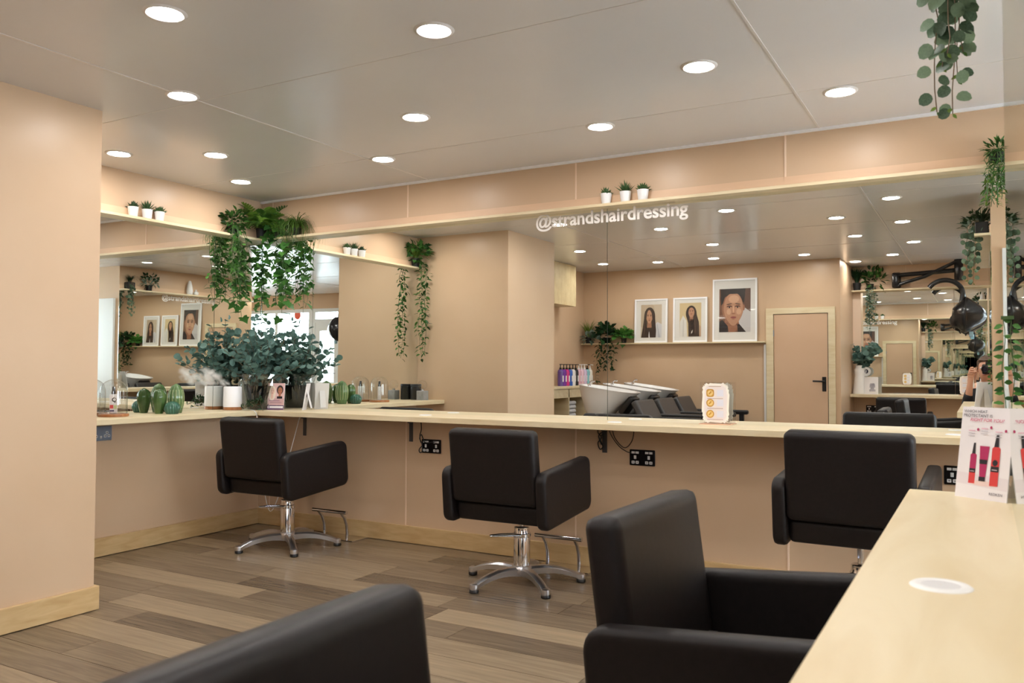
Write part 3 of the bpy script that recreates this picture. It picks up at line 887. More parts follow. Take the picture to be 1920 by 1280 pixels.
# small cards in the corner
FACE1 = lambda ox, oy, s, skin, hair, dark: [
    (hair, ell(ox, oy + 0.35 * s, 0.62 * s, 0.78 * s)), (skin, ell(ox, oy - 0.55 * s, 0.22 * s, 0.5 * s)), (skin, ell(ox + 0.03 * s, oy + 0.22 * s, 0.40 * s, 0.58 * s)),
    (dark, ell(ox - 0.14 * s, oy + 0.30 * s, 0.10 * s, 0.035 * s)), (dark, ell(ox + 0.19 * s, oy + 0.30 * s, 0.10 * s, 0.035 * s)), ((176, 96, 92), ell(ox + 0.03 * s, oy - 0.08 * s, 0.13 * s, 0.045 * s))]
t = thing('show_card', 'small pink show card with two portrait heads, standing in the corner', 'card', (0.352, -0.19, ZC), math.radians(18))
obj('board', G().box(-0.062, 0.062, 0, 0.003, 0, 0.185, Matrix.Rotation(math.radians(-6), 4, 'X')), M_PAPER, t)
pk = (226, 190, 188)
sh = [(pk, rect(-0.062, 0, 0.062, 0.185)), ((206, 168, 168), rect(-0.062, 0.04, 0.062, 0.08)), ((92, 64, 96), rect(-0.062, 0.001, 0.062, 0.034)), ((240, 238, 238), rect(-0.058, 0.012, 0.056, 0.027)), ((80, 70, 90), ell(-0.048, 0.0195, 0.005, 0.005)),
      ((236, 220, 206), ell(-0.03, 0.115, 0.027, 0.052))] + FACE1(-0.03, 0.12, 0.042, (232, 192, 174), (238, 222, 204), (120, 84, 78)) + FACE1(0.028, 0.125, 0.04, (176, 112, 84), (46, 34, 34), (40, 26, 26)) + [
      ((32, 26, 34), rect(0.008, 0.078, 0.048, 0.094)), ((150, 110, 130), rect(-0.05, 0.062, 0.03, 0.066)), ((150, 110, 130), rect(-0.04, 0.05, 0.045, 0.053))]
art('print', sh, t, (0, -0.0008, 0), (PI / 2 - math.radians(6), 0, 0))
t = thing('card_stand', 'white folded card turned edge-on beside the pink show card', 'card', (0.525, -0.088, ZC), math.radians(-62))
obj('front_board', G().box(-0.05, 0.05, -0.002, 0.0, 0, 0.185, Matrix.Rotation(math.radians(-9), 4, 'X')), M_PAPER, t)
obj('strut', G().box(-0.02, 0.02, 0.05, 0.052, 0, 0.15, Matrix.Rotation(math.radians(14), 4, 'X')), M_PAPER, t)
obj('dot_mark', G().lathe([(0.001, 0), (0.012, 0)], 16, Matrix.Rotation(math.radians(-9), 4, 'X') @ Matrix.Translation((0.0, 0.0008, 0.1)) @ Matrix.Rotation(PI / 2, 4, 'X'), 0, False), M_BRACKET, t)

# acrylic sign with three gold seals
def award_sign(label, x, y, rz):
    t = thing('acrylic_sign', label, 'sign', (x, y, ZC), rz, 'clear acrylic signs with gold seals')
    obj('foot', G().rbox(-0.083, 0.083, -0.03, 0.03, 0, 0.004, 0.001, 1), mat('peach_acrylic', (226, 178, 150), 0.2), t)
    obj('holder', G().box(-0.083, 0.083, -0.002, 0.003, 0.004, 0.222), M_ACRYL, t)
    out = []
    for k in range(72):
        a = 2 * PI * k / 72
        rr = 1 + 0.035 * math.sin(k * 2.1) + 0.02 * math.sin(k * 0.9)
        cx_, cy_ = math.cos(a), math.sin(a)
        out.append((0.071 * rr * math.copysign(abs(cx_) ** 0.35, cx_), 0.113 + 0.103 * rr * math.copysign(abs(cy_) ** 0.35, cy_)))
    inn = [(px * 0.84, 0.113 + (py - 0.113) * 0.88) for px, py in out]
    gold, lg = (196, 146, 62), (232, 200, 130)
    sh = [((244, 238, 228), out), ((236, 226, 224), inn)]
    for i, zz in enumerate((0.165, 0.113, 0.055)):
        sh.append((gold, ell(-0.028, zz, 0.021, 0.021, 24, 0, 0.55 if i == 0 else 1.0)))
        sh.append((lg, ell(-0.028, zz, 0.015, 0.015, 20)))
        sh.append((gold, ell(-0.030, zz - 0.001, 0.009, 0.004, 12, 0.8)))
        sh.append((gold, ell(-0.025, zz + 0.004, 0.004, 0.007, 12, -0.5)))
        sh.append(((226, 226, 236), rect(0.008, zz - 0.017, 0.042, zz + 0.017)))
        sh.append(((188, 160, 150), rect(-0.044, zz - 0.030, 0.040, zz - 0.027)))
    sh.append(((190, 166, 150), rect(-0.035, 0.198, 0.03, 0.202)))
    art('insert_print', sh, t, (0, -0.0028, 0), (PI / 2, 0, 0))
    return t
award_sign('clear acrylic sign with three gold seals on the long worktop', 3.385, -0.045, 0)
award_sign('clear acrylic sign with three gold seals on the opposite worktop, seen in reflection', 4.45, YF + 0.12, PI)

# heat protectant poster
t = thing('heat_poster', 'white standing poster asking which heat protectant is right for you', 'poster', (4.605, -2.222, ZC), math.radians(-33))
lean = math.radians(-10)
RL = Matrix.Rotation(lean, 4, 'X')
PW, PH = 0.122, 0.21
obj('board', G().box(-PW / 2, PW / 2, 0, 0.0025, 0, PH, RL), M_PAPER, t)
obj('strut', G().add([(-0.028, 0.003, 0.0), (0.028, 0.003, 0.0), (0.012, 0.04, 0.15), (-0.012, 0.04, 0.15)], [(0, 1, 2, 3)]).add([(-0.03, 0.075, 0.0), (0.03, 0.075, 0.0), (0.012, 0.038, 0.16), (-0.012, 0.038, 0.16)], [(0, 1, 2, 3)]), mat('card_back', (214, 206, 196), 0.7), t)
red, mag, blk = (214, 62, 62), (176, 36, 92), (34, 30, 36)
def bottle(cx, y0, w, h, cap, body, low=None):
    o = [(body, [(cx - w / 2, y0), (cx + w / 2, y0), (cx + w / 2, y0 + h * 0.96), (cx + w * 0.3, y0 + h), (cx - w * 0.3, y0 + h), (cx - w / 2, y0 + h * 0.96)])]
    if low:
        o.append((low, rect(cx - w / 2, y0, cx + w / 2, y0 + h * 0.45)))
    o.append((blk, rect(cx - w / 2, y0 + h * 0.36, cx + w / 2, y0 + h * 0.50)))
    o.append(((220, 200, 205), rect(cx - w * 0.36, y0 + h * 0.40, cx + w * 0.3, y0 + h * 0.42)))
    o.append((blk, [(cx - w * 0.28, y0 + h), (cx + w * 0.28, y0 + h), (cx + w * 0.20, y0 + h + cap), (cx - w * 0.10, y0 + h + cap)]))
    return o
sh = [((240, 236, 240), rect(-PW / 2, 0, PW / 2, PH)), ((232, 224, 230), [(-PW / 2, 0.032), (PW / 2, 0.024), (PW / 2, 0.052), (-PW / 2, 0.058)]), ((236, 210, 206), ell(0.004, 0.036, 0.035, 0.006))]
sh += bottle(-0.024, 0.034, 0.015, 0.068, 0.025, mag, red)
sh += [(mag, [(-0.006, 0.05), (0.008, 0.05), (0.0125, 0.121), (-0.0105, 0.121)]), (blk, rect(-0.007, 0.041, 0.008, 0.051)), (blk, [(-0.008, 0.08), (0.0095, 0.08), (0.0105, 0.09), (-0.009, 0.09)])]
sh += bottle(0.0285, 0.033, 0.019, 0.088, 0.027, red) + [(blk, ell(0.0285, 0.085, 0.006, 0.007))]
for x, y in ((-0.018, 0.158), (0.0125, 0.164), (0.047, 0.158)):
    sh.append((mag, ell(x, y, 0.0028, 0.0035)))
for x, y in ((-0.036, 0.158), (-0.006, 0.164), (0.028, 0.158)):
    for k in range(3):
        sh.append(((226, 170, 192) if k == 0 else (196, 192, 200), rect(x - 0.004, y - 0.004 - k * 0.006, x + 0.012, y - 0.0022 - k * 0.006)))
art('print', sh, t, (0, -0.0006, 0), (PI / 2 + lean, 0, 0))
M_TXD = mat('ink_charcoal', (64, 54, 72), 0.5); M_TXP = mat('ink_pink', (206, 60, 112), 0.5)
def ptext(s, x, z, w, m, sh_=0.0, b=0.004):
    P = RL @ Vector((x, -0.004, z))
    link_obj('lettering', text_mesh(s, width=w, m=m, bold=b, shear=sh_), t, P, (PI / 2 + lean, 0, 0))
ptext('WHICH HEAT', -0.055, 0.1965, 0.056, M_TXD)
ptext('PROTECTANT IS', -0.055, 0.1865, 0.069, M_TXD)
ptext('RIGHT FOR YOU?', -0.038, 0.1765, 0.080, M_TXP, 0.25)
ptext('REDKEN', 0.022, 0.012, 0.030, M_TXD)

# mini succulents
pot_me = G().lathe([(0.024, 0), (0.0255, 0.002), (0.0325, 0.058), (0.033, 0.06), (0.030, 0.06), (0.029, 0.05), (0.003, 0.049)], 24).mesh('pot', M_WHITE, 40)
def succulent(label, x, y, z, kind, seed, s=1.0):
    t = thing('mini_succulent', label, 'succulent', (x, y, z), 0, 'mini succulents in white pots')
    link_obj('pot', pot_me, t, (0, 0, 0), (0, 0, 0), (s, s, s))
    r = random.Random(seed)
    g = G()
    n = {'spiky': 26, 'rosette': 30, 'bushy': 36}[kind]
    for k in range(n):
        a = k * 2.399 + r.random() * 0.3
        u = k / n
        if kind == 'spiky':
            el, ln, wd = 0.55 + 0.95 * (1 - u) * r.uniform(0.7, 1.05), r.uniform(0.058, 0.082), 0.0055
        elif kind == 'rosette':
            el, ln, wd = 0.25 + 1.15 * (1 - u), r.uniform(0.042, 0.056), 0.010
        else:
            el, ln, wd = 0.2 + 1.2 * r.random(), r.uniform(0.038, 0.054), 0.0095
        d = Vector((math.cos(a) * math.cos(el), math.sin(a) * math.cos(el), math.sin(el)))
        sd = Vector((-math.sin(a), math.cos(a), 0)); nn = d.cross(sd)
        b = Vector((0, 0, 0.050 * s))
        m_ = b + d * ln * 0.45
        g.add([b + sd * wd * 0.5, b - sd * wd * 0.5, m_ + sd * wd, m_ + nn * wd * 0.6, m_ - sd * wd, m_ - nn * wd * 0.6, b + d * ln],
              [(0, 2, 3), (0, 3, 1), (1, 3, 4), (0, 5, 2), (0, 1, 5), (1, 4, 5), (2, 6, 3), (3, 6, 4), (2, 5, 6), (4, 6, 5)])
    obj('rosette', g, L_SUCC, t)
zt = ZS + TS
succulent('bushy mini succulent, first white pot on the alcove ledge from the pillar', 0.043, -1.095, zt, 'bushy', 1)
succulent('spiky mini aloe, middle white pot on the left alcove ledge', 0.043, -0.995, zt, 'spiky', 2)
succulent('rosette mini succulent, white pot nearest the corner on the alcove ledge', 0.043, -0.905, zt, 'rosette', 3)
succulent('bushy mini succulent, leftmost white pot on the long ledge above the lettering', 2.762, -0.043, zt, 'bushy', 4)
succulent('spiky mini aloe, middle white pot on the long ledge above the lettering', 2.879, -0.043, zt, 'spiky', 5)
succulent('rosette mini succulent, rightmost white pot on the long ledge above the lettering', 2.982, -0.043, zt, 'rosette', 6)
# ================================================================ PLANTS
def leaf_mesh(kind, m):
    if kind == 'ovate':
        out = [(0, 0), (0.25, 0.22), (0.55, 0.26), (0.82, 0.13), (1, 0), (0.82, -0.13), (0.55, -0.26), (0.25, -0.22)]
    elif kind == 'narrow':
        out = [(0, 0), (0.3, 0.13), (0.65, 0.12), (1, 0), (0.65, -0.12), (0.3, -0.13)]
    elif kind == 'round':
        out = [(0, 0), (0.08, 0.28), (0.3, 0.46), (0.6, 0.48), (0.86, 0.32), (1, 0), (0.86, -0.32), (0.6, -0.48), (0.3, -0.46), (0.08, -0.28)]
    else:  # ivy
        out = [(0.08, 0), (-0.05, 0.22), (0.06, 0.44), (0.30, 0.36), (0.45, 0.52), (0.62, 0.27), (1.0, 0), (0.62, -0.27), (0.45, -0.52), (0.30, -0.36), (0.06, -0.44), (-0.05, -0.22)]
    n = len(out)
    vs = [(x, y, 0.10 * abs(y) * 2 - 0.22 * x * x) for x, y in out]
    vs.append((0.5, 0, -0.055))
    fs = [(i, (i + 1) % n, n) for i in range(n)]
    me = bpy.data.meshes.new('leaf')
    me.from_pydata(vs, [], fs)
    me.materials.append(m)
    me.shade_smooth()
    return me
LM = {}
def leaf(kind, m):
    k = (kind, m.name)
    if k not in LM:
        LM[k] = leaf_mesh(kind, m)
    return LM[k]
def put_leaf(parent, me, p, d, nrm, s, name='leaf'):
    d = Vector(d).normalized()
    n = Vector(nrm)
    n = n - d * n.dot(d)
    if n.length < 1e-4:
        n = d.orthogonal()
    n.normalize()
    y = n.cross(d)
    R = Matrix((d, y, n)).transposed()
    return link_obj(name, me, parent, p, R.to_euler(), (s, s, s))
def rv(r, a=1.0):
    return Vector((r.uniform(-a, a), r.uniform(-a, a), r.uniform(-a, a)))
def trail(parent, r, start, out, drop, n, me, size, wob=0.02, stem=M_GSTEM, lim=None, spread=1.0, gs=None):
    """a hanging strand: leaves the pot, bends over the edge and falls"""
    start, out = Vector(start), Vector(out)
    pts = []
    K = 9
    for i in range(K):
        t = i / (K - 1)
        p = start + out * min(1, t * 4) + Vector((0, 0, 0.02 * math.sin(min(t * 4, 1) * PI) - drop * max(0, t - 0.1) / 0.9))
        if t > 0.2:
            p += Vector((r.uniform(-wob, wob), r.uniform(-wob, wob), 0))
        if lim:
            p = lim(p)
        pts.append(p)
    gs.tube(pts, 0.0016, 4)
    for k in range(n):
        u = (k + r.random()) / n * (K - 1.001)
        i = int(u)
        p = pts[i].lerp(pts[i + 1], u - i)
        a = r.uniform(0, 2 * PI)
        d = Vector((math.cos(a), math.sin(a), r.uniform(-0.9, 0.25)))
        nn = Vector((math.cos(a) * 0.6, math.sin(a) * 0.6, 0.8)) + rv(r, 0.5)
        q = p + d.normalized() * size * 0.25 * spread
        if lim:
            q = lim(q)
        put_leaf(parent, me, q, d, nn, size * r.uniform(0.7, 1.2))
def bush(parent, r, c, rad, n, me, size, lim=None, zs=1.0, face=None):
    for k in range(n):
        v = rv(r).normalized() * rad * r.uniform(0.45, 1.0)
        v.z = abs(v.z) * zs if r.random() < 0.8 else v.z * 0.6
        p = Vector(c) + v
        if lim:
            p = lim(p)
        d = v.normalized() + rv(r, 0.6)
        put_leaf(parent, me, p, d, Vector((0, 0, 1)) + rv(r, 0.7), size * r.uniform(0.75, 1.2))
def blades(r, c, n, ln, spread, curl=0.6, w=0.003, lim=None):
    g = G()
    for k in range(n):
        a = r.uniform(0, 2 * PI)
        e = r.uniform(0.25, 1.0) ** 0.7 * spread
        L = ln * r.uniform(0.6, 1.1)
        d = Vector((math.cos(a), math.sin(a), 0)); s = Vector((-math.sin(a), math.cos(a), 0)) * w
        pts = []
        for i in range(5):
            t = i / 4
            th = e * t * (1 + curl * t)
            p = Vector(c) + d * (0.015 + L * t * math.sin(th)) + Vector((0, 0, L * t * math.cos(th)))
            if lim:
                p = lim(p)
            pts.append(p)
        vs = []
        for i, p in enumerate(pts):
            f = 1 - (i / 4) ** 2
            vs += [p + s * f, p - s * f]
        g.add(vs, [(2 * i, 2 * i + 1, 2 * i + 3, 2 * i + 2) for i in range(4)])
    return g
def small_pot(parent, loc, r0=0.032, r1=0.04, h=0.07, m=None):
    return obj('pot', G().lathe([(r0, 0), (r1, h * 0.9), (r1 + 0.002, h * 0.9), (r1 + 0.002, h), (r1 - 0.003, h), (r1 - 0.004, h * 0.85), (0.003, h * 0.84)], 20), m or M_BLKM, parent, 40, loc)
def lim_back(p):
    return Vector((max(p.x, 0.03), min(p.y, -0.03), p.z))
def frond_mesh(L, m, bend=0.9, n=13):
    g = G()
    pts = []
    for i in range(n + 1):
        t = i / n
        th = bend * t
        pts.append(Vector((L * t * math.cos(th * 0.6), 0, L * t * (0.55 - 0.75 * t * bend))))
    g.tube(pts, 0.0014, 4)
    for i in range(1, n):
        t = i / n
        w = 0.20 * L * math.sin(PI * min(1, 0.15 + t * 0.85)) + 0.004
        for s in (-1, 1):
            p = pts[i]
            q = p + Vector((0.28 * w + 0.004, s * w, -0.12 * w))
            a = Vector((0.35 * L / n, 0, 0))
            g.add([p - a, p + a, q + a * 0.3, q - a * 0.2, (p + q) / 2 + a * 1.15 + Vector((0, 0, 0.002)), (p + q) / 2 - a * 1.05 + Vector((0, 0, 0.002))], [(0, 1, 4, 2, 3, 5)])
    return g.mesh('frond', m)

zt = ZS + TS
# A: small-leaved trailing plant on the alcove ledge by the corner
r = random.Random(11)
t = thing('trailing_plant', 'small-leaved trailing plant on the alcove ledge left of the fern', 'plant', (0.046, -0.315, zt))
limA = lambda p: Vector((max(p.x, -0.018), min(p.y, 0.28), p.z))
small_pot(t, (0, 0, 0), 0.028, 0.034, 0.06)
gs = G()
bush(t, r, (0.02, 0, 0.075), 0.095, 105, leaf('ovate', L_BOX), 0.042, limA)
for k in range(9):
    yy = -0.055 + 0.013 * k
    trail(t, r, (0.02, yy * 0.5, 0.065), (0.05 + r.uniform(-0.01, 0.02), yy * 0.6, -0.02), r.uniform(0.34, 0.58), 21, leaf('ovate', L_BOX if k % 3 else L_BRIGHT), 0.043, 0.016, M_GSTEM, limA, 1, gs)
obj('stems', gs, M_GSTEM, t)

# B: fern in the very corner
t = thing('potted_fern', 'bright green fern in the ledge corner between the mirrors', 'plant', (0.10, -0.10, zt))
small_pot(t, (-0.045, 0.045, 0), 0.03, 0.038, 0.075)
FR = [frond_mesh(L, L_FERN, b) for L, b in ((0.25, 1.0), (0.22, 1.3), (0.27, 0.7))]
r = random.Random(5)
for k in range(38):
    a = math.radians(-45 + r.uniform(-110, 110))
    el = r.uniform(-0.15, 1.0) if abs(math.degrees(a) + 45) < 75 else r.uniform(0.8, 1.3)
    o = link_obj('frond', FR[k % 3], t, (-0.03 + 0.01 * math.cos(a), 0.03 + 0.01 * math.sin(a), 0.075), (r.uniform(-0.3, 0.3), -el * 0.75, a))
    o.scale = (r.uniform(0.75, 1.05),) * 3

# C: ivy falling from the corner along the long wall
r = random.Random(21)
t = thing('trailing_ivy', 'large-leaved ivy hanging in front of the corner of the long mirror', 'plant', (0.22, -0.045, zt))
small_pot(t, (0, 0, 0), 0.028, 0.034, 0.06)
limC = lambda p: Vector((max(p.x, -0.19), min(p.y, 0.012), p.z))
gs = G()
for k, (xx, dr) in enumerate(((-0.085, 0.62), (-0.06, 0.52), (-0.10, 0.40), (0.03, 0.24), (0.10, 0.50), (0.125, 0.42))):
    trail(t, r, (xx * 0.2, -0.01, 0.055), (xx * 0.9, -0.045 - r.random() * 0.02, -0.02), dr, 17, leaf('ivy', L_IVY if k % 2 else L_BRIGHT), 0.066, 0.012, M_GSTEM, limC, 1, gs)
bush(t, r, (0, -0.01, 0.05), 0.07, 20, leaf('ivy', L_IVY), 0.055, limC)
obj('stems', gs, M_GSTEM, t)

# D: grassy plant right of the corner
r = random.Random(23)
t = thing('grass_plant', 'wispy grass plant spilling over the long ledge right of the fern', 'plant', (0.385, -0.042, zt))
small_pot(t, (0, 0, 0), 0.026, 0.032, 0.055)
limD = lambda p: Vector((p.x, min(p.y, 0.03), p.z))
o = obj('blades', blades(r, (0, 0, 0.05), 300, 0.185, 1.7, 0.6, 0.0026, limD), L_GRASS, t)
o['kind'] = 'stuff'
gs = G()
for k in range(4):
    trail(t, r, (0, 0, 0.05), (-0.05 + 0.035 * k, -0.05, -0.02), r.uniform(0.12, 0.22), 10, leaf('narrow', L_GRASS), 0.03, 0.01, M_GSTEM, limD, 1, gs)
obj('stems', gs, M_GSTEM, t)

# E: eucalyptus arrangement in the cellophane-wrapped pot
r = random.Random(31)
t = thing('eucalyptus_bunch', 'big blue-green eucalyptus bunch filling the mirror corner', 'plant', (0.205, -0.175, ZC + 0.14))
gs = G()
count = 0
base = Vector((0.205, -0.175, ZC + 0.14))
def limE(p):
    w = p + base
    return Vector((max(w.x, 0.045), min(w.y, -0.045), w.z)) - base
stems = []
for k in range(34):
    a = k * 2.399
    out = 0.06 + 0.27 * ((k % 11) / 10.0) ** 0.8
    hgt = 0.53 - 0.98 * out + r.uniform(-0.06, 0.05)
    top = Vector((math.cos(a) * out, math.sin(a) * out, max(hgt, 0.14)))
    stems.append(top)
for top in stems:
    pts = []
    for i in range(7):
        u = i / 6
        p = Vector((top.x * u ** 1.05, top.y * u ** 1.05, top.z * (u ** 0.85))) + Vector((0, 0, -0.02 * u * u))
        pts.append(limE(p))
    gs.tube(pts, 0.0017, 4)
    for j in range(9):
        u = 0.22 + 0.78 * (j + 0.5) / 9
        fi = u * 6; i = min(int(fi), 5)
        p = pts[i].lerp(pts[i + 1], fi - i)
        a = r.uniform(0, 2 * PI)
        d = Vector((math.cos(a), math.sin(a), r.uniform(-0.3, 0.8)))
        put_leaf(t, leaf('round', L_EUC), limE(p + d.normalized() * 0.008), d, Vector((math.cos(a) * -0.4, math.sin(a) * -0.4, 1)) + rv(r, 0.8), r.uniform(0.038, 0.058) * (1.15 - 0.3 * u))
lg = G()
src = leaf('round', L_EUC)
lv = [v.co.copy() for v in src.vertices]; lf = [tuple(p_.vertices) for p_ in src.polygons]
for top in stems:
    for j in range(9):
        u = 0.15 + 0.8 * r.random()
        p = limE(Vector((top.x * u ** 1.05, top.y * u ** 1.05, top.z * u ** 0.85)) + rv(r, 0.03))
        Q = Matrix.LocRotScale(p, Euler((r.uniform(0, 6.3), r.uniform(0, 6.3), r.uniform(0, 6.3))), Vector((1, 1, 1)) * r.uniform(0.034, 0.05))
        lg.add(lv, lf, Q)
o = obj('inner_foliage', lg, L_EUC, t); o['kind'] = 'stuff'
obj('stems', gs, M_STEM, t)

# F: dark sprigs on the corner worktop
r = random.Random(41)
t = thing('greenery_sprig', 'dark evergreen sprig spilling over the corner of the worktops', 'plant', (0.285, -0.285, ZC))
gs = G()
for k in range(16):
    a = math.radians(r.uniform(-150, 10))
    L = r.uniform(0.05, 0.115)
    p0 = Vector((-0.02, 0.03, 0.035))
    p1 = Vector((math.cos(a) * L, math.sin(a) * L, r.uniform(0.02, 0.09) - (0.05 if L > 0.09 else 0)))
    p1.z = max(p1.z, 0.012 if (p1.x + 0.285 < 0.31 or p1.y - 0.285 > -0.31) else -0.03)
    gs.tube([p0, (p0 + p1) / 2 + Vector((0, 0, 0.02)), p1], 0.0014, 4)
    for j in range(9):
        q = p0.lerp(p1, (j + 1) / 9) + Vector((0, 0, 0.02 * math.sin(PI * (j + 1) / 9)))
        put_leaf(t, leaf('narrow', L_DARK), q, rv(r) + Vector((0, 0, 0.6)), rv(r), r.uniform(0.022, 0.036))
obj('stems', gs, M_STEM, t)

# G: plant at the pillar end of the alcove ledge (seen in reflection)
r = random.Random(51)
t = thing('trailing_plant', 'fern and trailing vine in a black pot at the pillar end of the alcove ledge', 'plant', (0.05, -1.855, zt))
small_pot(t, (0, 0, 0), 0.034, 0.042, 0.08)
limG = lambda p: Vector((max(p.x, -0.02), max(p.y, -0.07), p.z))
o = obj('blades', blades(r, (0, 0, 0.07), 130, 0.20, 1.0, 0.6, 0.003, limG), L_GRASS, t); o['kind'] = 'stuff'
gs = G()
bush(t, r, (0.035, 0.02, 0.11), 0.125, 90, leaf('ivy', L_IVY), 0.05, limG)
for k in range(5):
    trail(t, r, (0.02, 0, 0.07), (0.06 + 0.012 * (k % 2), -0.04 + 0.022 * k, -0.02), r.uniform(0.55, 0.93), 38, leaf('ovate', L_IVY if k % 2 else L_BOX), 0.046, 0.018, M_GSTEM, limG, 1, gs)
obj('stems', gs, M_GSTEM, t)

# H: fine trailing plant at the right end of the long ledge
r = random.Random(61)
t = thing('trailing_plant', 'fine-leaved trailing plant on the long ledge at the right edge of the photo', 'plant', (4.682, -0.042, zt))
small_pot(t, (0, 0, 0), 0.026, 0.032, 0.05)
limH = lambda p: Vector((p.x, min(p.y, 0.022), p.z))
gs = G()
bush(t, r, (0, -0.01, 0.055), 0.055, 80, leaf('narrow', L_BOX), 0.034, limH)
for k in range(13):
    a = -0.05 + 0.0085 * k
    trail(t, r, (0, 0, 0.05), (a * 0.9, -0.05 - r.random() * 0.02, 0.0), r.uniform(0.10, 0.235), 17, leaf('narrow', L_IVY if k % 3 else L_GRASS), 0.032, 0.008, M_GSTEM, limH, 1, gs)
obj('stems', gs, M_GSTEM, t)

# I: variegated coin-leaf plant on the partition ledge
r = random.Random(71)
t = thing('coin_leaf_plant', 'variegated coin-leaf plant hanging from the top right corner of the photo', 'plant', (4.618, -2.225, zt))
obj('pot', G().rbox(-0.04, 0.04, -0.05, 0.05, 0, 0.085, 0.004, 1).box(-0.034, 0.034, -0.044, 0.044, 0.085, 0.087), M_BLKM, t)
gs = G()
cl = leaf('round', L_COIN)
for k, (ox, oy, dr, n) in enumerate(((-0.088, 0.012, 0.325, 13), (-0.074, 0.02, 0.22, 9), (-0.052, 0.015, 0.335, 14), (-0.045, 0.035, 0.25, 9), (-0.062, -0.01, 0.20, 8), (-0.036, 0.02, 0.19, 8))):
    pts = [Vector((0, 0, 0.085)), Vector((ox * 0.55, oy * 0.5, 0.105)), Vector((ox, oy, 0.06))]
    for j in range(1, 8):
        pts.append(Vector((ox + r.uniform(-0.006, 0.006), oy + r.uniform(-0.006, 0.006), 0.06 - (dr + 0.06) * j / 7)))
    gs.tube(pts, 0.0013, 4)
    for j in range(n):
        u = (j + 0.5) / n
        fi = 2 + u * 7; i = min(int(fi), 8)
        p = pts[i].lerp(pts[i + 1], fi - i)
        s = -1 if j % 2 else 1
        a = r.uniform(-0.7, 0.7) + (PI if s < 0 else 0)
        d = Vector((math.cos(a), math.sin(a) * 0.8, r.uniform(-0.75, 0.05)))
        put_leaf(t, cl, p + d.normalized() * 0.008, d, Vector((r.uniform(-0.4, 0.4), -1.0, r.uniform(-0.2, 0.7))), (0.044 - 0.014 * u) * r.uniform(0.85, 1.15))
    put_leaf(t, leaf('ovate', L_GRASS), pts[-1], (0.6, 0, -0.8), (0, -1, 0), 0.014)
    put_leaf(t, leaf('ovate', L_GRASS), pts[-1] + Vector((0, 0, 0.012)), (-0.8, 0, -0.4), (0, -1, 0), 0.016)
obj('stems', gs, M_STEM, t)
o = obj('blades', blades(r, (0, 0, 0.085), 110, 0.15, 1.0, 0.5, 0.0022, lambda p: Vector((min(p.x, 0.045), p.y, p.z))), L_DARK, t); o['kind'] = 'stuff'

t = thing('ledge_plant', 'bushy dusty green plant on the partition ledge behind the coin-leaf plant', 'plant', (4.622, -2.50, zt))
small_pot(t, (0, 0, 0), 0.034, 0.04, 0.07)
limI = lambda p: Vector((min(p.x, 0.03), p.y, max(p.z, 0.0) if p.x > -0.06 else max(p.z, -0.06)))
bush(t, r, (-0.02, 0, 0.10), 0.12, 70, leaf('ovate', L_DARK), 0.05, limI)
bush(t, r, (-0.05, 0.04, 0.06), 0.11, 50, leaf('ovate', L_DUST), 0.045, limI)

# J: single leafy vine hugging the partition edge
r = random.Random(81)
t = thing('leafy_vine', 'single leafy green vine hanging down the partition edge at far right', 'plant', (4.657, -2.135, 1.255))
gs = G()
pts = [Vector((0.004 * math.sin(k), 0.004 * math.cos(k * 1.3), -0.028 * k)) for k in range(9)]
gs.tube(pts, 0.0013, 4)
for j in range(19):
    u = j / 18
    a = PI + r.uniform(-0.9, 0.9) if j % 3 else r.uniform(-0.4, 0.4)
    d = Vector((math.cos(a), math.sin(a) * 0.6, r.uniform(-0.6, 0.2)))
    put_leaf(t, leaf('ovate', L_IVY), (0, 0, -0.005 - 0.22 * u), d, Vector((r.uniform(-0.8, 0.8), -1, r.uniform(-0.3, 0.9))), r.uniform(0.017, 0.025))
obj('stems', gs, M_GSTEM, t)
obj('wall_clip', G().box(-0.004, 0.014, -0.004, 0.004, -0.004, 0.004), M_GSTEM, t)

# K: plants on the picture ledge (seen in reflection)
r = random.Random(91)
zl = 1.445
limK = lambda p: Vector((p.x, max(p.y, -0.03), p.z))
t = thing('grass_plant', 'tall grass plant at the corner end of the picture ledge', 'plant', (0.265, YW + 0.05, zl))
small_pot(t, (0, 0, 0), 0.03, 0.038, 0.08)
o = obj('blades', blades(r, (0, 0, 0.06), 130, 0.26, 0.55, 0.5, 0.003, lambda p: Vector((max(p.x, -0.07), max(p.y, -0.03), p.z))), L_GRASS, t); o['kind'] = 'stuff'
bush(t, r, (0.03, 0.05, 0.05), 0.08, 40, leaf('ovate', L_DUST), 0.07, limK)
t = thing('trailing_ivy', 'dark ivy trailing from the picture ledge beside the first portrait', 'plant', (0.52, YW + 0.05, zl))
small_pot(t, (0, 0, 0), 0.034, 0.04, 0.07)
gs = G()
bush(t, r, (0, 0.03, 0.09), 0.16, 100, leaf('ivy', L_DARK), 0.07, limK)
for k in range(6):
    trail(t, r, (0, 0, 0.06), (-0.11 + 0.045 * k, 0.07, -0.02), r.uniform(0.25, 0.56), 24, leaf('ovate', L_DARK), 0.058, 0.02, M_GSTEM, limK, 1, gs)
obj('stems', gs, M_GSTEM, t)
t = thing('potted_fern', 'bright green ivy plant on the picture ledge nearest the first portrait', 'plant', (0.745, YW + 0.05, zl))
small_pot(t, (0, 0, 0), 0.028, 0.034, 0.06)
bush(t, r, (0.0, 0.02, 0.06), 0.12, 80, leaf('ivy', L_BRIGHT), 0.065, limK)

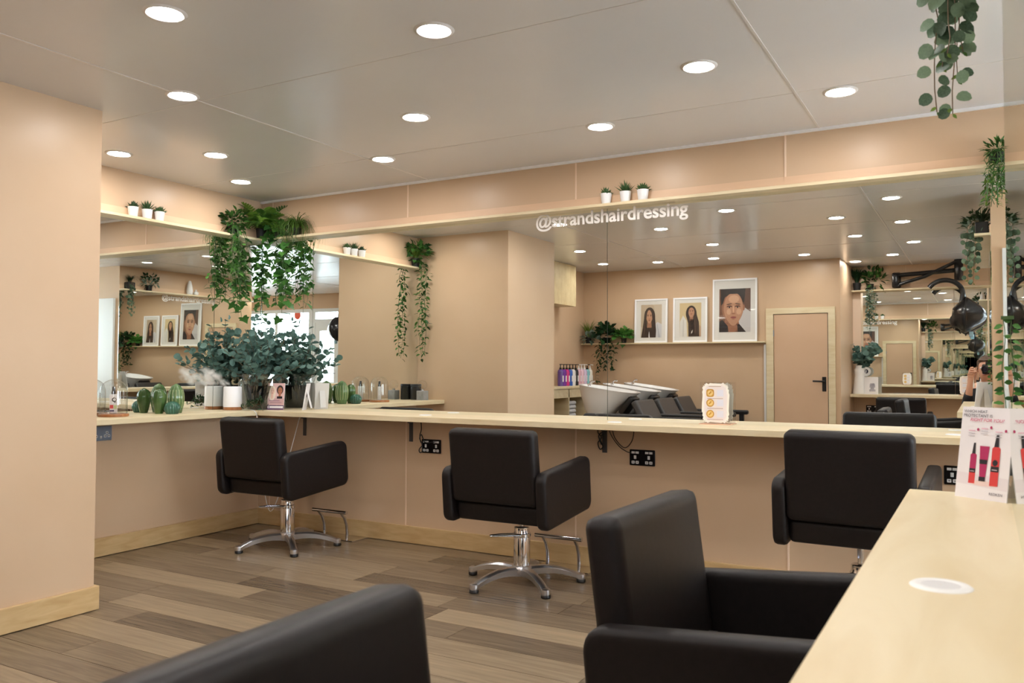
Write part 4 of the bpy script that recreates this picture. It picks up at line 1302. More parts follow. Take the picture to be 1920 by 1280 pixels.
# L: plants on the opposite ledge and the vase bouquet (seen in reflection)
limL = lambda p: Vector((max(p.x, -0.03), max(p.y, -0.04), p.z))
t = thing('grass_plant', 'tall grass in a black pot on the opposite ledge by the wall return', 'plant', (3.315, YF + 0.06, zt))
small_pot(t, (0, 0, 0), 0.038, 0.045, 0.09)
o = obj('blades', blades(r, (0, 0, 0.08), 300, 0.21, 0.6, 0.4, 0.005, lambda p: Vector((max(p.x, -0.05), max(p.y, -0.04), min(p.z, 0.26)))), L_DARK, t); o['kind'] = 'stuff'
t = thing('trailing_plant', 'bushy plant with a silvery trailing curtain on the opposite ledge', 'plant', (3.46, YF + 0.06, zt))
small_pot(t, (0, 0, 0), 0.034, 0.04, 0.07)
gs = G()
bush(t, r, (0.04, 0.05, 0.09), 0.15, 100, leaf('ovate', L_BOX), 0.065, limL)
for k in range(7):
    trail(t, r, (0, 0, 0.06), (-0.09 + 0.022 * k, 0.075, -0.02), r.uniform(0.35, 0.56), 28, leaf('round', L_DUST), 0.026, 0.010, M_GSTEM, limL, 1, gs)
obj('stems', gs, M_GSTEM, t)
t = thing('eucalyptus_bouquet', 'eucalyptus bouquet in the white vase on the opposite worktop', 'plant', (3.345, YF + 0.14, ZC + 0.32))
gs = G()
for k in range(16):
    a = k * 2.399
    top = Vector((abs(math.cos(a)) * 0.17 if k % 3 else -0.06, math.sin(a) * 0.10 + 0.02, r.uniform(0.04, 0.30)))
    gs.tube([(0, 0, -0.05), (top.x * 0.3, top.y * 0.3, top.z * 0.6), top], 0.0016, 4)
    for j in range(8):
        u = 0.35 + 0.65 * j / 7
        p = Vector((top.x * u ** 1.6, top.y * u ** 1.6, top.z * u))
        put_leaf(t, leaf('round', L_EUC), p, rv(r) + Vector((0.2, 0, 0)), rv(r) + Vector((0, 0.6, 0.6)), r.uniform(0.05, 0.075))
obj('stems', gs, M_STEM, t)
# ================================================================ BACK HALF OF THE SALON (seen in the mirrors)
# framed portraits on the ledge, leaning slightly
def portrait(label, x0, x1, z1, px0, px1, pz0, pz1, shapes):
    w, h = x1 - x0, z1 - 1.445
    cx_ = (x0 + x1) / 2
    t = thing('framed_portrait', label, 'picture', (cx_, YW + 0.050, 1.446), PI, 'white framed portraits on the ledge')
    RLn = Matrix.Rotation(math.radians(-2.5), 4, 'X')
    fr = G()
    b = 0.02
    for a in ((-w / 2, -w / 2 + b, 0, h), (w / 2 - b, w / 2, 0, h), (-w / 2 + b, w / 2 - b, 0, b), (-w / 2 + b, w / 2 - b, h - b, h)):
        fr.box(a[0], a[1], 0, 0.018, a[2], a[3], RLn)
    obj('frame', fr, mat('frame_white_lacquer', (242, 242, 244), 0.3), t)
    obj('mount', G().box(-w / 2 + b, w / 2 - b, 0.009, 0.014, b, h - b, RLn), mat('mount_board', (232, 228, 222), 0.7), t)
    # print occupies given rectangle (world x mirrored by the half-turn)
    pw, ph = px1 - px0, pz1 - pz0
    pc = cx_ - (px0 + px1) / 2
    sh = [(c, [(x * pw, y * ph) for x, y in poly]) for c, poly in shapes]
    art('print', sh, t, RLn @ Vector((pc, 0.0075, pz0 - 1.445)), (PI / 2 - math.radians(2.5), 0, 0))
    obj('glazing', G().box(-w / 2 + b, w / 2 - b, 0.0035, 0.0045, b, h - b, RLn), M_GLASS, t)
def clip(poly):
    return [(min(max(x, -0.5), 0.5), min(max(y, 0.0), 1.0)) for x, y in poly]
hairc, skin1, skin2 = (52, 36, 30), (190, 140, 110), (160, 104, 72)
def egg(cx, cy, rx, ry, n=28, j=0.30):
    return [(cx + rx * math.cos(2 * PI * k / n) * (1 - j * max(0, -math.sin(2 * PI * k / n)) ** 1.6), cy + ry * math.sin(2 * PI * k / n)) for k in range(n)]
def features(cx, cy, rx, ry, dark, lip, shade, light):
    o = []
    for s in (-1, 1):
        o += [((126, 80, 62), ell(cx + s * 0.42 * rx, cy + 0.15 * ry, 0.29 * rx, 0.085 * ry)), (light, ell(cx + s * 0.42 * rx, cy + 0.10 * ry, 0.20 * rx, 0.045 * ry)), (dark, ell(cx + s * 0.42 * rx, cy + 0.105 * ry, 0.09 * rx, 0.05 * ry)),
              (dark, ell(cx + s * 0.42 * rx, cy + 0.15 * ry, 0.25 * rx, 0.018 * ry)), (dark, ell(cx + s * 0.44 * rx, cy + 0.30 * ry, 0.30 * rx, 0.028 * ry, 14, -s * 0.12))]
    o += [(light, ell(cx, cy - 0.02 * ry, 0.07 * rx, 0.24 * ry)), (shade, ell(cx, cy - 0.27 * ry, 0.20 * rx, 0.045 * ry)), (lip, ell(cx - 0.12 * rx, cy - 0.475 * ry, 0.20 * rx, 0.035 * ry, 14, 0.15)), (lip, ell(cx + 0.12 * rx, cy - 0.475 * ry, 0.20 * rx, 0.035 * ry, 14, -0.15)), (lip, ell(cx, cy - 0.525 * ry, 0.25 * rx, 0.048 * ry)), ((118, 62, 58), ell(cx, cy - 0.495 * ry, 0.29 * rx, 0.008 * ry)), (shade, ell(cx, cy - 0.61 * ry, 0.15 * rx, 0.018 * ry))]
    return o
lite, shad, lipc, dk = (212, 166, 134), (158, 106, 80), (142, 78, 70), (46, 30, 28)
P1 = [((206, 188, 164), rect(-0.5, 0, 0.5, 1)), ((192, 172, 148), clip(ell(0.35, 0.8, 0.5, 0.5))), ((214, 212, 214), clip([(-0.5, 0), (-0.5, 0.40), (-0.30, 0.47), (-0.12, 0.36), (-0.1, 0)])), ((190, 190, 194), clip([(-0.44, 0), (-0.30, 0.40), (-0.26, 0.40), (-0.34, 0)])),
      (hairc, clip(ell(0.08, 0.62, 0.27, 0.30))), (hairc, clip([(0.48, 0.0), (0.42, 0.25), (0.34, 0.62), (-0.18, 0.62), (-0.24, 0.2), (-0.22, 0.0)])),
      (shad, clip([(0.18, 0.50), (0.0, 0.50), (-0.02, 0.30), (0.2, 0.30)])), (skin1, egg(0.09, 0.63, 0.155, 0.205))] + features(0.09, 0.63, 0.155, 0.205, dk, lipc, shad, lite) + [
      (hairc, clip([(0.30, 0.80), (0.12, 0.88), (0.20, 0.74), (0.245, 0.50), (0.22, 0.2), (0.36, 0.2)])), (hairc, clip([(-0.10, 0.82), (0.10, 0.88), (-0.02, 0.74), (-0.07, 0.5), (-0.02, 0.2), (-0.18, 0.2)])), ((70, 50, 42), clip([(0.30, 0.1), (0.28, 0.5), (0.31, 0.5), (0.36, 0.1)])), ((222, 220, 220), clip([(0.06, 0), (0.12, 0.0), (0.11, 0.12), (0.09, 0.2)]))]
P2 = [((214, 190, 146), rect(-0.5, 0, 0.5, 1)), ((226, 222, 214), clip([(0.5, 0), (0.48, 0.45), (0.34, 0.63), (0.18, 0.48), (0.14, 0.0)])), ((206, 202, 194), clip([(0.36, 0), (0.34, 0.5), (0.30, 0.5), (0.30, 0)])), ((198, 164, 132), clip([(-0.5, 0), (-0.5, 0.30), (-0.36, 0.36), (-0.34, 0)])),
      (hairc, clip(ell(-0.04, 0.68, 0.25, 0.24))), (hairc, clip([(0.20, 0.62), (-0.28, 0.68), (-0.40, 0.42), (-0.42, 0.0), (0.08, 0.0), (0.10, 0.4)])),
      (shad, clip([(0.04, 0.60), (-0.14, 0.60), (-0.12, 0.46), (0.02, 0.46)])), (skin1, egg(-0.05, 0.71, 0.14, 0.15, 28, 0.2))] + features(-0.05, 0.735, 0.13, 0.13, dk, lipc, shad, lite) + [
      ((40, 28, 26), clip([(0.0, 0.52), (-0.16, 0.50), (-0.2, 0.1), (-0.08, 0.0), (-0.02, 0.2)])), ((74, 52, 42), clip([(-0.26, 0.1), (-0.22, 0.5), (-0.19, 0.5), (-0.21, 0.1)])), ((214, 208, 200), clip([(-0.04, 0.08), (-0.10, 0.12), (-0.11, 0.2), (-0.06, 0.14)]))]
P3 = [((124, 84, 62), rect(-0.5, 0, 0.5, 1)), ((96, 64, 50), clip(ell(-0.4, 0.8, 0.3, 0.3))), ((206, 200, 198), clip([(-0.5, 0), (-0.5, 0.46), (-0.2, 0.62), (-0.05, 0.3), (-0.2, 0.0)])), ((38, 28, 27), clip(ell(0.08, 0.92, 0.37, 0.30))), ((38, 28, 27), clip(ell(0.08, 0.78, 0.385, 0.26))),
      (shad, clip([(0.28, 0.42), (-0.10, 0.36), (-0.16, 0.10), (0.02, 0.0), (0.22, 0.0), (0.34, 0.16)])), ((120, 74, 54), clip([(0.24, 0.28), (-0.08, 0.24), (-0.1, 0.16), (0.26, 0.2)])), ((34, 28, 34), clip([(0.5, 0), (0.5, 0.24), (0.40, 0.29), (0.22, 0.14), (0.2, 0.0)])), ((36, 28, 32), clip([(-0.36, 0), (-0.14, 0.19), (-0.08, 0.17), (-0.1, 0.0)])),
      (shad, ell(-0.285, 0.56, 0.035, 0.07)), (shad, egg(0.07, 0.53, 0.345, 0.40, 32, 0.34)), (skin1, egg(0.045, 0.53, 0.31, 0.385, 32, 0.34)), (lite, ell(0.03, 0.76, 0.17, 0.09)), (lite, ell(-0.13, 0.47, 0.08, 0.07)), (lite, ell(0.19, 0.47, 0.07, 0.07)),
      ((38, 28, 27), clip([(0.44, 0.62), (0.46, 1.0), (-0.34, 1.0), (-0.30, 0.66), (-0.24, 0.80), (-0.08, 0.88), (0.16, 0.88), (0.32, 0.80), (0.38, 0.66)]))] + features(0.04, 0.53, 0.31, 0.385, dk, (154, 84, 76), shad, lite)
portrait('small white frame, long-haired woman looking at the viewer, nearest the ivy', 0.882, 1.300, 1.980, 0.962, 1.228, 1.508, 1.911, P1)
portrait('small white frame, long-haired woman with chin raised, middle of three', 1.372, 1.788, 1.980, 1.452, 1.715, 1.512, 1.915, P2)
portrait('large white frame, close-up of a woman with hair tied up', 1.853, 2.367, 2.178, 1.930, 2.293, 1.556, 2.062, P3)

# wall-hung slatted cabinet
t = thing('slatted_cabinet', 'pale wooden slatted wall cabinet above the bottles, seen in reflection', 'cabinet', (0.177, -4.0, 1.865))
obj('carcass', G().box(0, 0.20, -0.58, 0.7, 0, 0.485), M_PLY, t)
g = G()
k = -0.575
while k < 0.7:
    g.box(0.20, 0.232, k, k + 0.017, 0, 0.48)
    k += 0.024
o = obj('slats', g, varied('pine_slat', (232, 214, 172), (214, 192, 146), 0.5, nscale=9), t); o['kind'] = 'stuff'
g = G()
for k in range(8):
    g.box(0.012 + k * 0.024, 0.029 + k * 0.024, -0.592, -0.58, 0, 0.48)
o = obj('end_slats', g, MATS['pine_slat'], t); o['kind'] = 'stuff'

# bottle shelf, towels
t = thing('towel_unit', 'plywood shelf unit holding towels beside the wash basins', 'shelf unit', (0.177, -4.6, 0))
obj('top_board', G().rbox(0, 0.36, -0.62, 0.95, 0.90, 0.925, 0.002, 1), M_PLY, t)
obj('back_board', G().box(0, 0.015, -0.62, 0.95, 0, 0.90), M_PLY, t)
for y in (-0.62, -0.0, 0.45, 0.93):
    obj('side_panel', G().box(0.015, 0.35, y, y + 0.02, 0, 0.90), M_PLY, t)
obj('shelf_board', G().box(0.015, 0.35, -0.60, 0.93, 0.50, 0.52), M_PLY, t)
obj('front_rail', G().box(0.33, 0.35, -0.60, 0.93, 0.80, 0.90), M_PLY, t)
M_TOWEL = varied('towel', (226, 226, 228), (206, 206, 210), 0.95, nscale=60, bump=0.3)
for k in range(5):
    o = obj('folded_towel', G().rbox(0.20, 0.50, -4.40, -4.18, 0.522 + k * 0.047, 0.522 + k * 0.047 + 0.046, 0.02, 3), M_TOWEL, None, 60)
    tag(o, ['bottom', 'second lowest', 'middle', 'second highest', 'top'][k] + ' white folded towel of the stack beside the wash basins', 'towel', 'folded white towels')

BOTTLES = [((96, 70, 140), M_BLK, 'violet'), ((110, 40, 150), M_BLK, 'purple'), ((196, 36, 120), M_BLK, 'magenta'), ((40, 84, 170), M_BLK, 'blue'), ((232, 234, 238), M_BLK, 'white'), ((30, 30, 36), M_BLK, 'black'),
           ((214, 170, 182), M_WHITE, 'dusty pink'), ((222, 186, 200), M_WHITE, 'rose pink'), ((206, 186, 214), M_WHITE, 'lilac'), ((130, 190, 200), M_BLK, 'teal'), ((226, 220, 208), M_WHITE, 'cream')]
bb = [(0.030, 0), (0.034, 0.004), (0.034, 0.165), (0.028, 0.185), (0.014, 0.195)]
for i, (c, pm, nm) in enumerate(BOTTLES):
    t = thing('pump_bottle', nm + ' pump bottle in the shampoo row by the wash basins', 'bottle', (0.34, -4.30 - i * 0.083, 0.925), 0, 'shampoo pump bottles')
    obj('bottle_body', G().lathe(bb, 18), mat('bottle_%s' % nm.replace(' ', '_'), c, 0.25), t, 40)
    obj('label_band', G().box(0.0335, 0.0348, -0.014, 0.014, 0.05, 0.12), mat('label_pale', (230, 228, 232), 0.5), t)
    obj('pump', G().lathe([(0.015, 0.195), (0.015, 0.213), (0.006, 0.215), (0.006, 0.245), (0.012, 0.247), (0.012, 0.256)], 14).tube([(0, 0, 0.251), (0.035, 0, 0.251), (0.044, 0, 0.244)], 0.005, 6), pm, t, 40)

# backwash units
def basin(label, y):
    t = thing('backwash_unit', label, 'wash unit', (1.25, y, 0), 0, 'backwash basin chairs')
    # bowl: ovals swept down, rim tilting to the neck
    g = G(); N = 36; vs = []; fs = []
    def ring(zc, cx_, rx, ry, tilt, drop=0.0):
        for k in range(N):
            a = 2 * PI * k / N
            c, s = math.cos(a), math.sin(a)
            x = rx * math.copysign(abs(c) ** 0.75, c); yy = ry * math.copysign(abs(s) ** 0.75, s)
            vs.append((cx_ + x, yy, zc - tilt * x - drop * max(0, c) ** 3))
    ring(0.62, -0.10, 0.10, 0.12, 0.0)
    ring(0.70, -0.09, 0.16, 0.17, 0.04)
    ring(0.83, -0.04, 0.25, 0.215, 0.10)
    ring(0.915, -0.005, 0.305, 0.235, 0.14)
    ring(0.925, 0.0, 0.315, 0.24, 0.14)
    ring(0.925, 0.0, 0.285, 0.21, 0.14)
    ring(0.86, -0.02, 0.24, 0.18, 0.12)
    ring(0.76, -0.06, 0.14, 0.12, 0.05)
    ring(0.74, -0.07, 0.02, 0.02, 0.0)
    R = 9
    for j in range(R - 1):
        for k in range(N):
            k2 = (k + 1) % N
            fs.append((j * N + k, j * N + k2, (j + 1) * N + k2, (j + 1) * N + k))
    fs.append(tuple(range(N - 1, -1, -1))); fs.append(tuple(range((R - 1) * N, R * N)))
    b = obj('bowl', g.add(vs, fs), M_CERAM, t, 50)
    obj('tap', G().tube([(-0.22, 0.0, 0.95), (-0.22, 0, 0.985), (-0.20, 0, 1.0), (-0.17, 0, 0.995)], 0.009, 8).cyl((-0.22, 0.05, 0.945), 0.012, 0.03, 10), M_CHROME, b, 50)
    obj('pedestal', G().rbox(-0.26, 0.08, -0.15, 0.15, 0.0, 0.64, 0.02, 2), M_BLKM, t, 40)
    obj('neck_rest', G().rbox(-0.03, 0.03, -0.10, 0.10, -0.14, 0.07, 0.015, 2, Matrix.Translation((0.235, 0, 0.785)) @ Matrix.Rotation(math.radians(38), 4, 'Y')), M_BLK, t, 40)
    lm = mat('charcoal_leather', (58, 57, 58), 0.4)
    obj('backrest', G().panel(0.50, 0.46, 0.07, 0.03, 0.018, Matrix.Translation((0.46, 0, 0.605)) @ Matrix.Rotation(math.radians(-28), 4, 'Y') @ Matrix.Rotation(PI / 2, 4, 'Z')), lm, t, 50)
    obj('seat', G().rbox(0.50, 1.02, -0.25, 0.25, 0.36, 0.46, 0.02, 2), lm, t, 50)
    for s in (-1, 1):
        obj('armrest', G().panel(0.62, 0.05, 0.06, 0.02, 0.012, Matrix.Translation((0.74, s * 0.275, 0.64))), M_BLK, t, 50)
        obj('leg', G().box(0.95, 1.0, s * 0.275 - 0.02, s * 0.275 + 0.02, 0, 0.62), M_BLK, t)
    obj('base', G().rbox(0.1, 0.98, -0.2, 0.2, 0.0, 0.36, 0.02, 1), M_BLKM, t)
basin('nearest white wash basin chair to the pillar, seen in reflection', -3.60)
basin('middle white wash basin chair, seen in reflection', -4.22)
basin('white wash basin chair nearest the portraits, seen in reflection', -4.84)

# alcove worktop end: bulb lamp and black jar (seen in reflection)
t = thing('bulb_lamp', 'round bulb lamp on a grey concrete cube at the pillar end of the alcove', 'lamp', (0.175, -1.80, ZC))
obj('base', G().rbox(-0.04, 0.04, -0.04, 0.04, 0, 0.085, 0.004, 1), M_GREYC, t)
obj('socket_collar', G().cyl((0, 0, 0.085), 0.014, 0.015, 14), M_CHROME, t, 40)
obj('bulb', G().sphere((0, 0, 0.138), 0.043, 22, 14), M_GLASS, t, 70)
obj('filament', G().tube([(0.012 * math.cos(k), 0.012 * math.sin(k), 0.105 + 0.006 * k) for k in range(10)], 0.001, 4), mat('filament', (214, 170, 110), 0.3, 0.8), t)
t = thing('black_jar', 'black lidded jar beside the bulb lamp, seen in reflection', 'jar', (0.068, -1.845, ZC))
obj('jar', G().lathe([(0.048, 0), (0.05, 0.003), (0.05, 0.12), (0.046, 0.124)], 24), M_BLK, t, 40)
obj('lid', G().lathe([(0.051, 0.125), (0.051, 0.14), (0.047, 0.143)], 24), M_BLK, t, 40)

# partition ledge vases
t = thing('ribbed_vase', 'tall white ribbed vase on the partition ledge, seen in reflection', 'vase', (4.616, -3.12, zt))
obj('body', ribbed(16, [(0.034, 0), (0.04, 0.01), (0.041, 0.06), (0.032, 0.12), (0.022, 0.16), (0.015, 0.185)], 0.08), M_CERAM, t, 60)
t = thing('bud_vase', 'short round white vase on the partition ledge, seen in reflection', 'vase', (4.620, -3.225, zt))
obj('body', ribbed(14, oval(0.036, 0.055, 0.022, 0.5) + [(0.012, 0.06), (0.012, 0.075)], 0.06), M_CERAM, t, 60)

# opposite worktop: white ring-handled vase and a text card
t = thing('white_vase', 'white vase with a round emblem handle on the opposite worktop', 'vase', (3.345, YF + 0.14, ZC))
obj('body', G().lathe([(0.075, 0), (0.078, 0.004), (0.058, 0.19), (0.055, 0.22), (0.06, 0.25), (0.06, 0.285), (0.045, 0.31), (0.045, 0.335), (0.038, 0.335), (0.038, 0.30), (0.003, 0.28)], 32), M_CERAM, t, 40)
obj('round_handle', G().lathe([(0.052, -0.016), (0.056, -0.012), (0.056, 0.012), (0.052, 0.016)], 28, Matrix.Translation((0.068, 0, 0.262)) @ Matrix.Rotation(PI / 2, 4, 'X')), M_CERAM, t, 40)
art('emblem', [((30, 30, 60), ell(0, 0, 0.020, 0.024)), ((240, 240, 240), ell(0.004, 0.006, 0.008, 0.007)), ((240, 240, 240), ell(0.006, -0.009, 0.008, 0.006))], t, (0.076, 0.0165, 0.265), wall_rot('+y'))
t = thing('text_card', 'white standing card with dark printed lines beside the white vase', 'card', (3.475, YF + 0.20, ZC), PI)
obj('board', G().box(-0.075, 0.075, 0, 0.004, 0, 0.2, Matrix.Rotation(math.radians(-5), 4, 'X')), M_PAPER, t)
obj('strut', G().box(-0.02, 0.02, 0.05, 0.053, 0, 0.16, Matrix.Rotation(math.radians(12), 4, 'X')), M_PAPER, t)
sh = []
rr_ = random.Random(2)
for k in range(8):
    w = rr_.uniform(0.02, 0.038)
    sh.append(((70, 70, 110), rect(-0.012 - w * 0.9, 0.035 + k * 0.012, -0.012 + w * 0.9, 0.040 + k * 0.012)))
art('print', sh, t, (0, -0.001, 0), (PI / 2 - math.radians(5), 0, 0))

# hood dryer on its jointed wall arm
M_HOOD = mat('hood_black', (24, 25, 28), 0.22)
t = thing('hood_dryer', 'black hood dryer on a jointed arm on the opposite wall', 'hair dryer', (3.75, YF, 2.165), 0)
obj('wall_mount', G().rbox(-0.05, 0.04, 0.009, 0.06, -0.085, 0.095, 0.015, 2), M_HOOD, t, 40)
obj('arm', G().tube([(0.0, 0.10, 0.055), (0.62, 0.22, 0.07)], 0.026, 12), M_HOOD, t, 50)
obj('arm', G().tube([(0.0, 0.10, -0.058), (0.30, 0.18, 0.02), (0.64, 0.28, 0.17)], 0.020, 12), M_HOOD, t, 50)
obj('joint', G().rbox(-0.05, 0.03, 0.04, 0.14, -0.09, 0.085, 0.02, 2), M_HOOD, t, 40)
obj('elbow', G().lathe([(0.04, -0.08), (0.045, -0.07), (0.045, 0.16), (0.04, 0.17)], 20, Matrix.Translation((0.64, 0.25, 0.03))), M_HOOD, t, 40)
hx, hy, hz = 0.705, 0.42, -0.445
pts = []
for k in range(15):
    a = math.radians(150 - 150 * k / 14)
    pts.append((hx - 0.20 + 0.175 * math.cos(a), hy, hz + 0.235 + 0.155 * math.sin(a)))
pts += [(hx - 0.03, hy, hz + 0.14), (hx - 0.05, hy, hz + 0.02)]
obj('curved_neck', G().tube(pts, [0.026] * 15 + [0.034, 0.045], 14), M_HOOD, t, 60)
RY = Matrix.Translation((hx, hy, hz)) @ Matrix.Rotation(math.radians(94), 4, 'Y')
obj('hood_shell', G().lathe([(0.195, 0.0), (0.192, 0.012), (0.155, 0.07), (0.10, 0.145), (0.055, 0.185), (0.02, 0.20), (0.002, 0.202)], 36, RY, 0, False), M_HOOD, t, 60)
obj('hood_rim', G().lathe([(0.185, -0.012), (0.198, -0.010), (0.198, 0.004), (0.185, 0.004)], 36, RY, 0, False), M_BLK, t, 60)
obj('front_shroud', G().lathe([(0.185, -0.008), (0.17, -0.04), (0.125, -0.085), (0.07, -0.13), (0.002, -0.135)], 36, RY, 0, False), M_HOOD, t, 60)
obj('swivel', G().sphere((hx - 0.075, hy, hz - 0.06), 0.085, 18, 12), M_HOOD, t, 60)
obj('control_tab', G().rbox(hx + 0.03, hx + 0.07, hy - 0.02, hy + 0.02, hz - 0.235, hz - 0.18, 0.004, 1), mat('tab_blue', (150, 190, 206), 0.3), t)

# red balloon-like sun catcher on the window
t = thing('window_sticker', 'round red-orange sticker on the shop window', 'sticker', (5.79, YF - 0.043, 2.0))
obj('sticker_disc', G().lathe([(0.001, 0), (0.075, 0), (0.075, 0.001)], 28, Matrix.Rotation(-PI / 2, 4, 'X')), mat('sticker_red', (226, 96, 70), 0.4), t)

# ================================================================ PHOTOGRAPHER (kneeling, reflected in the long mirror)
PYAW = 0.22
FW = Vector((-math.sin(PYAW), math.cos(PYAW), 0)); RT = Vector((math.cos(PYAW), math.sin(PYAW), 0))
BASE = Vector((CX - 0.035, CY, 0))
def W(a, b, z):                      # right, forward, up -> world
    return BASE + RT * a + FW * b + Vector((0, 0, z))
person = thing('person', 'person kneeling with a black camera raised to the face, reflected in the mirror', 'person', W(0, -0.3, 0))
inv = Matrix.Translation(-W(0, -0.3, 0))
def skin_mesh(name, nodes, edges, m, sub=2, root=0):
    me = bpy.data.meshes.new(name)
    me.from_pydata([inv @ W(*n[:3]) for n in nodes], edges, [])
    me.materials.append(m)
    o = link_obj(name, me, person)
    sk = o.modifiers.new('skin', 'SKIN')
    sk.use_smooth_shade = True
    for i, n in enumerate(nodes):
        rr = n[3]
        me.skin_vertices[0].data[i].radius = rr if isinstance(rr, tuple) else (rr, rr)
        me.skin_vertices[0].data[i].use_root = (i == root)
    sb = o.modifiers.new('sub', 'SUBSURF'); sb.levels = sub; sb.render_levels = sub
    return o
M_SKIN = mat('skin', (214, 160, 132), 0.5)
M_HAIR = varied('hair_brown', (66, 46, 34), (104, 76, 52), 0.5, scale=(1, 1, 8), nscale=14)
M_TOP = mat('black_top', (34, 33, 36), 0.8)
M_TRS = mat('dark_trousers', (44, 46, 56), 0.8)
nodes = [(0, -0.30, 0.50, (0.15, 0.11)), (0, -0.31, 0.66, (0.135, 0.10)), (0, -0.33, 0.80, (0.15, 0.105)), (0, -0.33, 0.905, (0.12, 0.085)), (0, -0.31, 0.985, 0.052),
         (0, -0.285, 1.04, 0.055), (0, -0.262, 1.085, (0.068, 0.075)), (0, -0.268, 1.15, (0.076, 0.092)), (0, -0.272, 1.215, (0.062, 0.075))]
edges = [(i, i + 1) for i in range(8)]
def arm(s, hx_, hb, hz_):
    b = len(nodes)
    nodes.extend([(s * 0.155, -0.33, 0.895, 0.055), (s * 0.16, -0.24, 0.79, 0.042), (s * 0.135, -0.15, 0.80, 0.038), (s * 0.11, -0.10, 0.93, 0.031), (s * hx_ * 1.05, hb - 0.005, hz_ - 0.06, (0.026, 0.02)), (s * hx_, hb, hz_ - 0.01, (0.036, 0.017))])
    edges.append((3, b)); edges.extend((b + i, b + i + 1) for i in range(5))
    # four fingers and a thumb from the palm end
    p = b + 5
    for k in range(4):
        q = len(nodes)
        dz = 0.030 - 0.019 * k
        L = (0.9, 1.0, 0.95, 0.75)[k]
        nodes.extend([(s * (hx_ - 0.004), hb + 0.024, hz_ + dz, 0.0095), (s * (hx_ - 0.016 * L), hb + 0.045 * L, hz_ + dz + 0.003, 0.0085), (s * (hx_ - 0.036 * L), hb + 0.048 * L, hz_ + dz + 0.004, 0.0075)])
        edges.extend([(p, q), (q, q + 1), (q + 1, q + 2)])
    q = len(nodes)
    nodes.extend([(s * (hx_ - 0.014), hb - 0.022, hz_ - 0.02, 0.011), (s * (hx_ - 0.034), hb - 0.028, hz_ - 0.002, 0.0095)])
    edges.extend([(p - 1, q), (q, q + 1)])
arm(1, 0.088, -0.10, 1.125)
arm(-1, 0.088, -0.085, 1.115)
for s in (-1, 1):
    b = len(nodes)
    nodes.extend([(s * 0.09, -0.29, 0.46, 0.085), (s * 0.11, -0.24, 0.28, 0.072), (s * 0.12, -0.19, 0.085, 0.058), (s * 0.12, -0.36, 0.068, 0.052), (s * 0.11, -0.55, 0.052, 0.036), (s * 0.11, -0.62, 0.04, 0.032), (s * 0.11, -0.70, 0.028, 0.026)])
    edges.append((0, b)); edges.extend((b + i, b + i + 1) for i in range(6))
body = skin_mesh('body', nodes, edges, M_SKIN)
tn = [(0, -0.30, 0.50, (0.165, 0.125)), (0, -0.31, 0.66, (0.148, 0.113)), (0, -0.33, 0.80, (0.165, 0.118)), (0, -0.33, 0.90, (0.135, 0.098)), (0, -0.318, 0.945, (0.07, 0.065))]
te = [(i, i + 1) for i in range(4)]
for s in (-1, 1):
    b = len(tn)
    tn.extend([(s * 0.158, -0.33, 0.893, 0.066), (s * 0.163, -0.24, 0.787, 0.053), (s * 0.138, -0.148, 0.80, 0.048), (s * 0.118, -0.102, 0.91, 0.041)])
    te.append((3, b)); te.extend((b + i, b + i + 1) for i in range(3))
skin_mesh('top', tn, te, M_TOP)
ln = [(0, -0.30, 0.52, (0.16, 0.12))]; le = []
for s in (-1, 1):
    b = len(ln)
    ln.extend([(s * 0.09, -0.29, 0.45, 0.098), (s * 0.11, -0.24, 0.28, 0.083), (s * 0.12, -0.19, 0.085, 0.072), (s * 0.12, -0.36, 0.075, 0.064), (s * 0.11, -0.54, 0.056, 0.05)])
    le.append((0, b)); le.extend((b + i, b + i + 1) for i in range(4))
skin_mesh('trousers', ln, le, M_TRS)
def face_part(name, g, m):
    # local frame: x right, y forward, z up at head centre
    F = Matrix((RT, FW, Vector((0, 0, 1)))).transposed().to_4x4()
    F.translation = inv @ W(0, -0.268, 1.135)
    for i, v in enumerate(g.v):
        g.v[i] = tuple(F @ Vector(v))
    return obj(name, g, m, person, 60)
g = G()
hv = []
NU, NV = 22, 12
for j in range(NV + 1):
    for k in range(NU):
        th = PI * 0.62 * j / NV; a = 2 * PI * k / NU
        front = max(0, math.sin(a))
        cut = 1 - 0.55 * front * (j / NV > 0.5)
        rr = 0.093 + 0.006 * math.sin(a * 7 + j)
        hv.append((rr * math.sin(th) * math.cos(a) * 0.93, rr * 1.08 * math.sin(th) * math.sin(a) * cut - 0.014, 0.03 + rr * 1.02 * math.cos(th)))
hf = [(j * NU + k, j * NU + (k + 1) % NU, (j + 1) * NU + (k + 1) % NU, (j + 1) * NU + k) for j in range(NV) for k in range(NU)]
face_part('hair', g.add(hv, hf).sphere((0, -0.085, 0.075), 0.045, 14, 9), M_HAIR)
for s in (-1, 1):
    face_part('ear', G().sphere((s * 0.078, -0.005, 0.0), 0.02, 10, 7, 0.45, 0.8, 1.4), M_SKIN)
    face_part('eye', G().sphere((s * 0.03, 0.076, 0.012), 0.011, 10, 7), M_WHITE)
face_part('nose', G().add([(-0.013, 0.080, -0.025), (0.013, 0.080, -0.025), (0, 0.104, -0.024), (-0.006, 0.082, 0.015), (0.006, 0.082, 0.015)], [(0, 1, 2), (0, 2, 3), (2, 4, 3), (1, 4, 2), (0, 3, 4, 1)]), M_SKIN)
face_part('mouth', G().sphere((0, 0.074, -0.052), 0.02, 10, 6, 1.0, 0.5, 0.35), mat('lips', (176, 104, 96), 0.5))

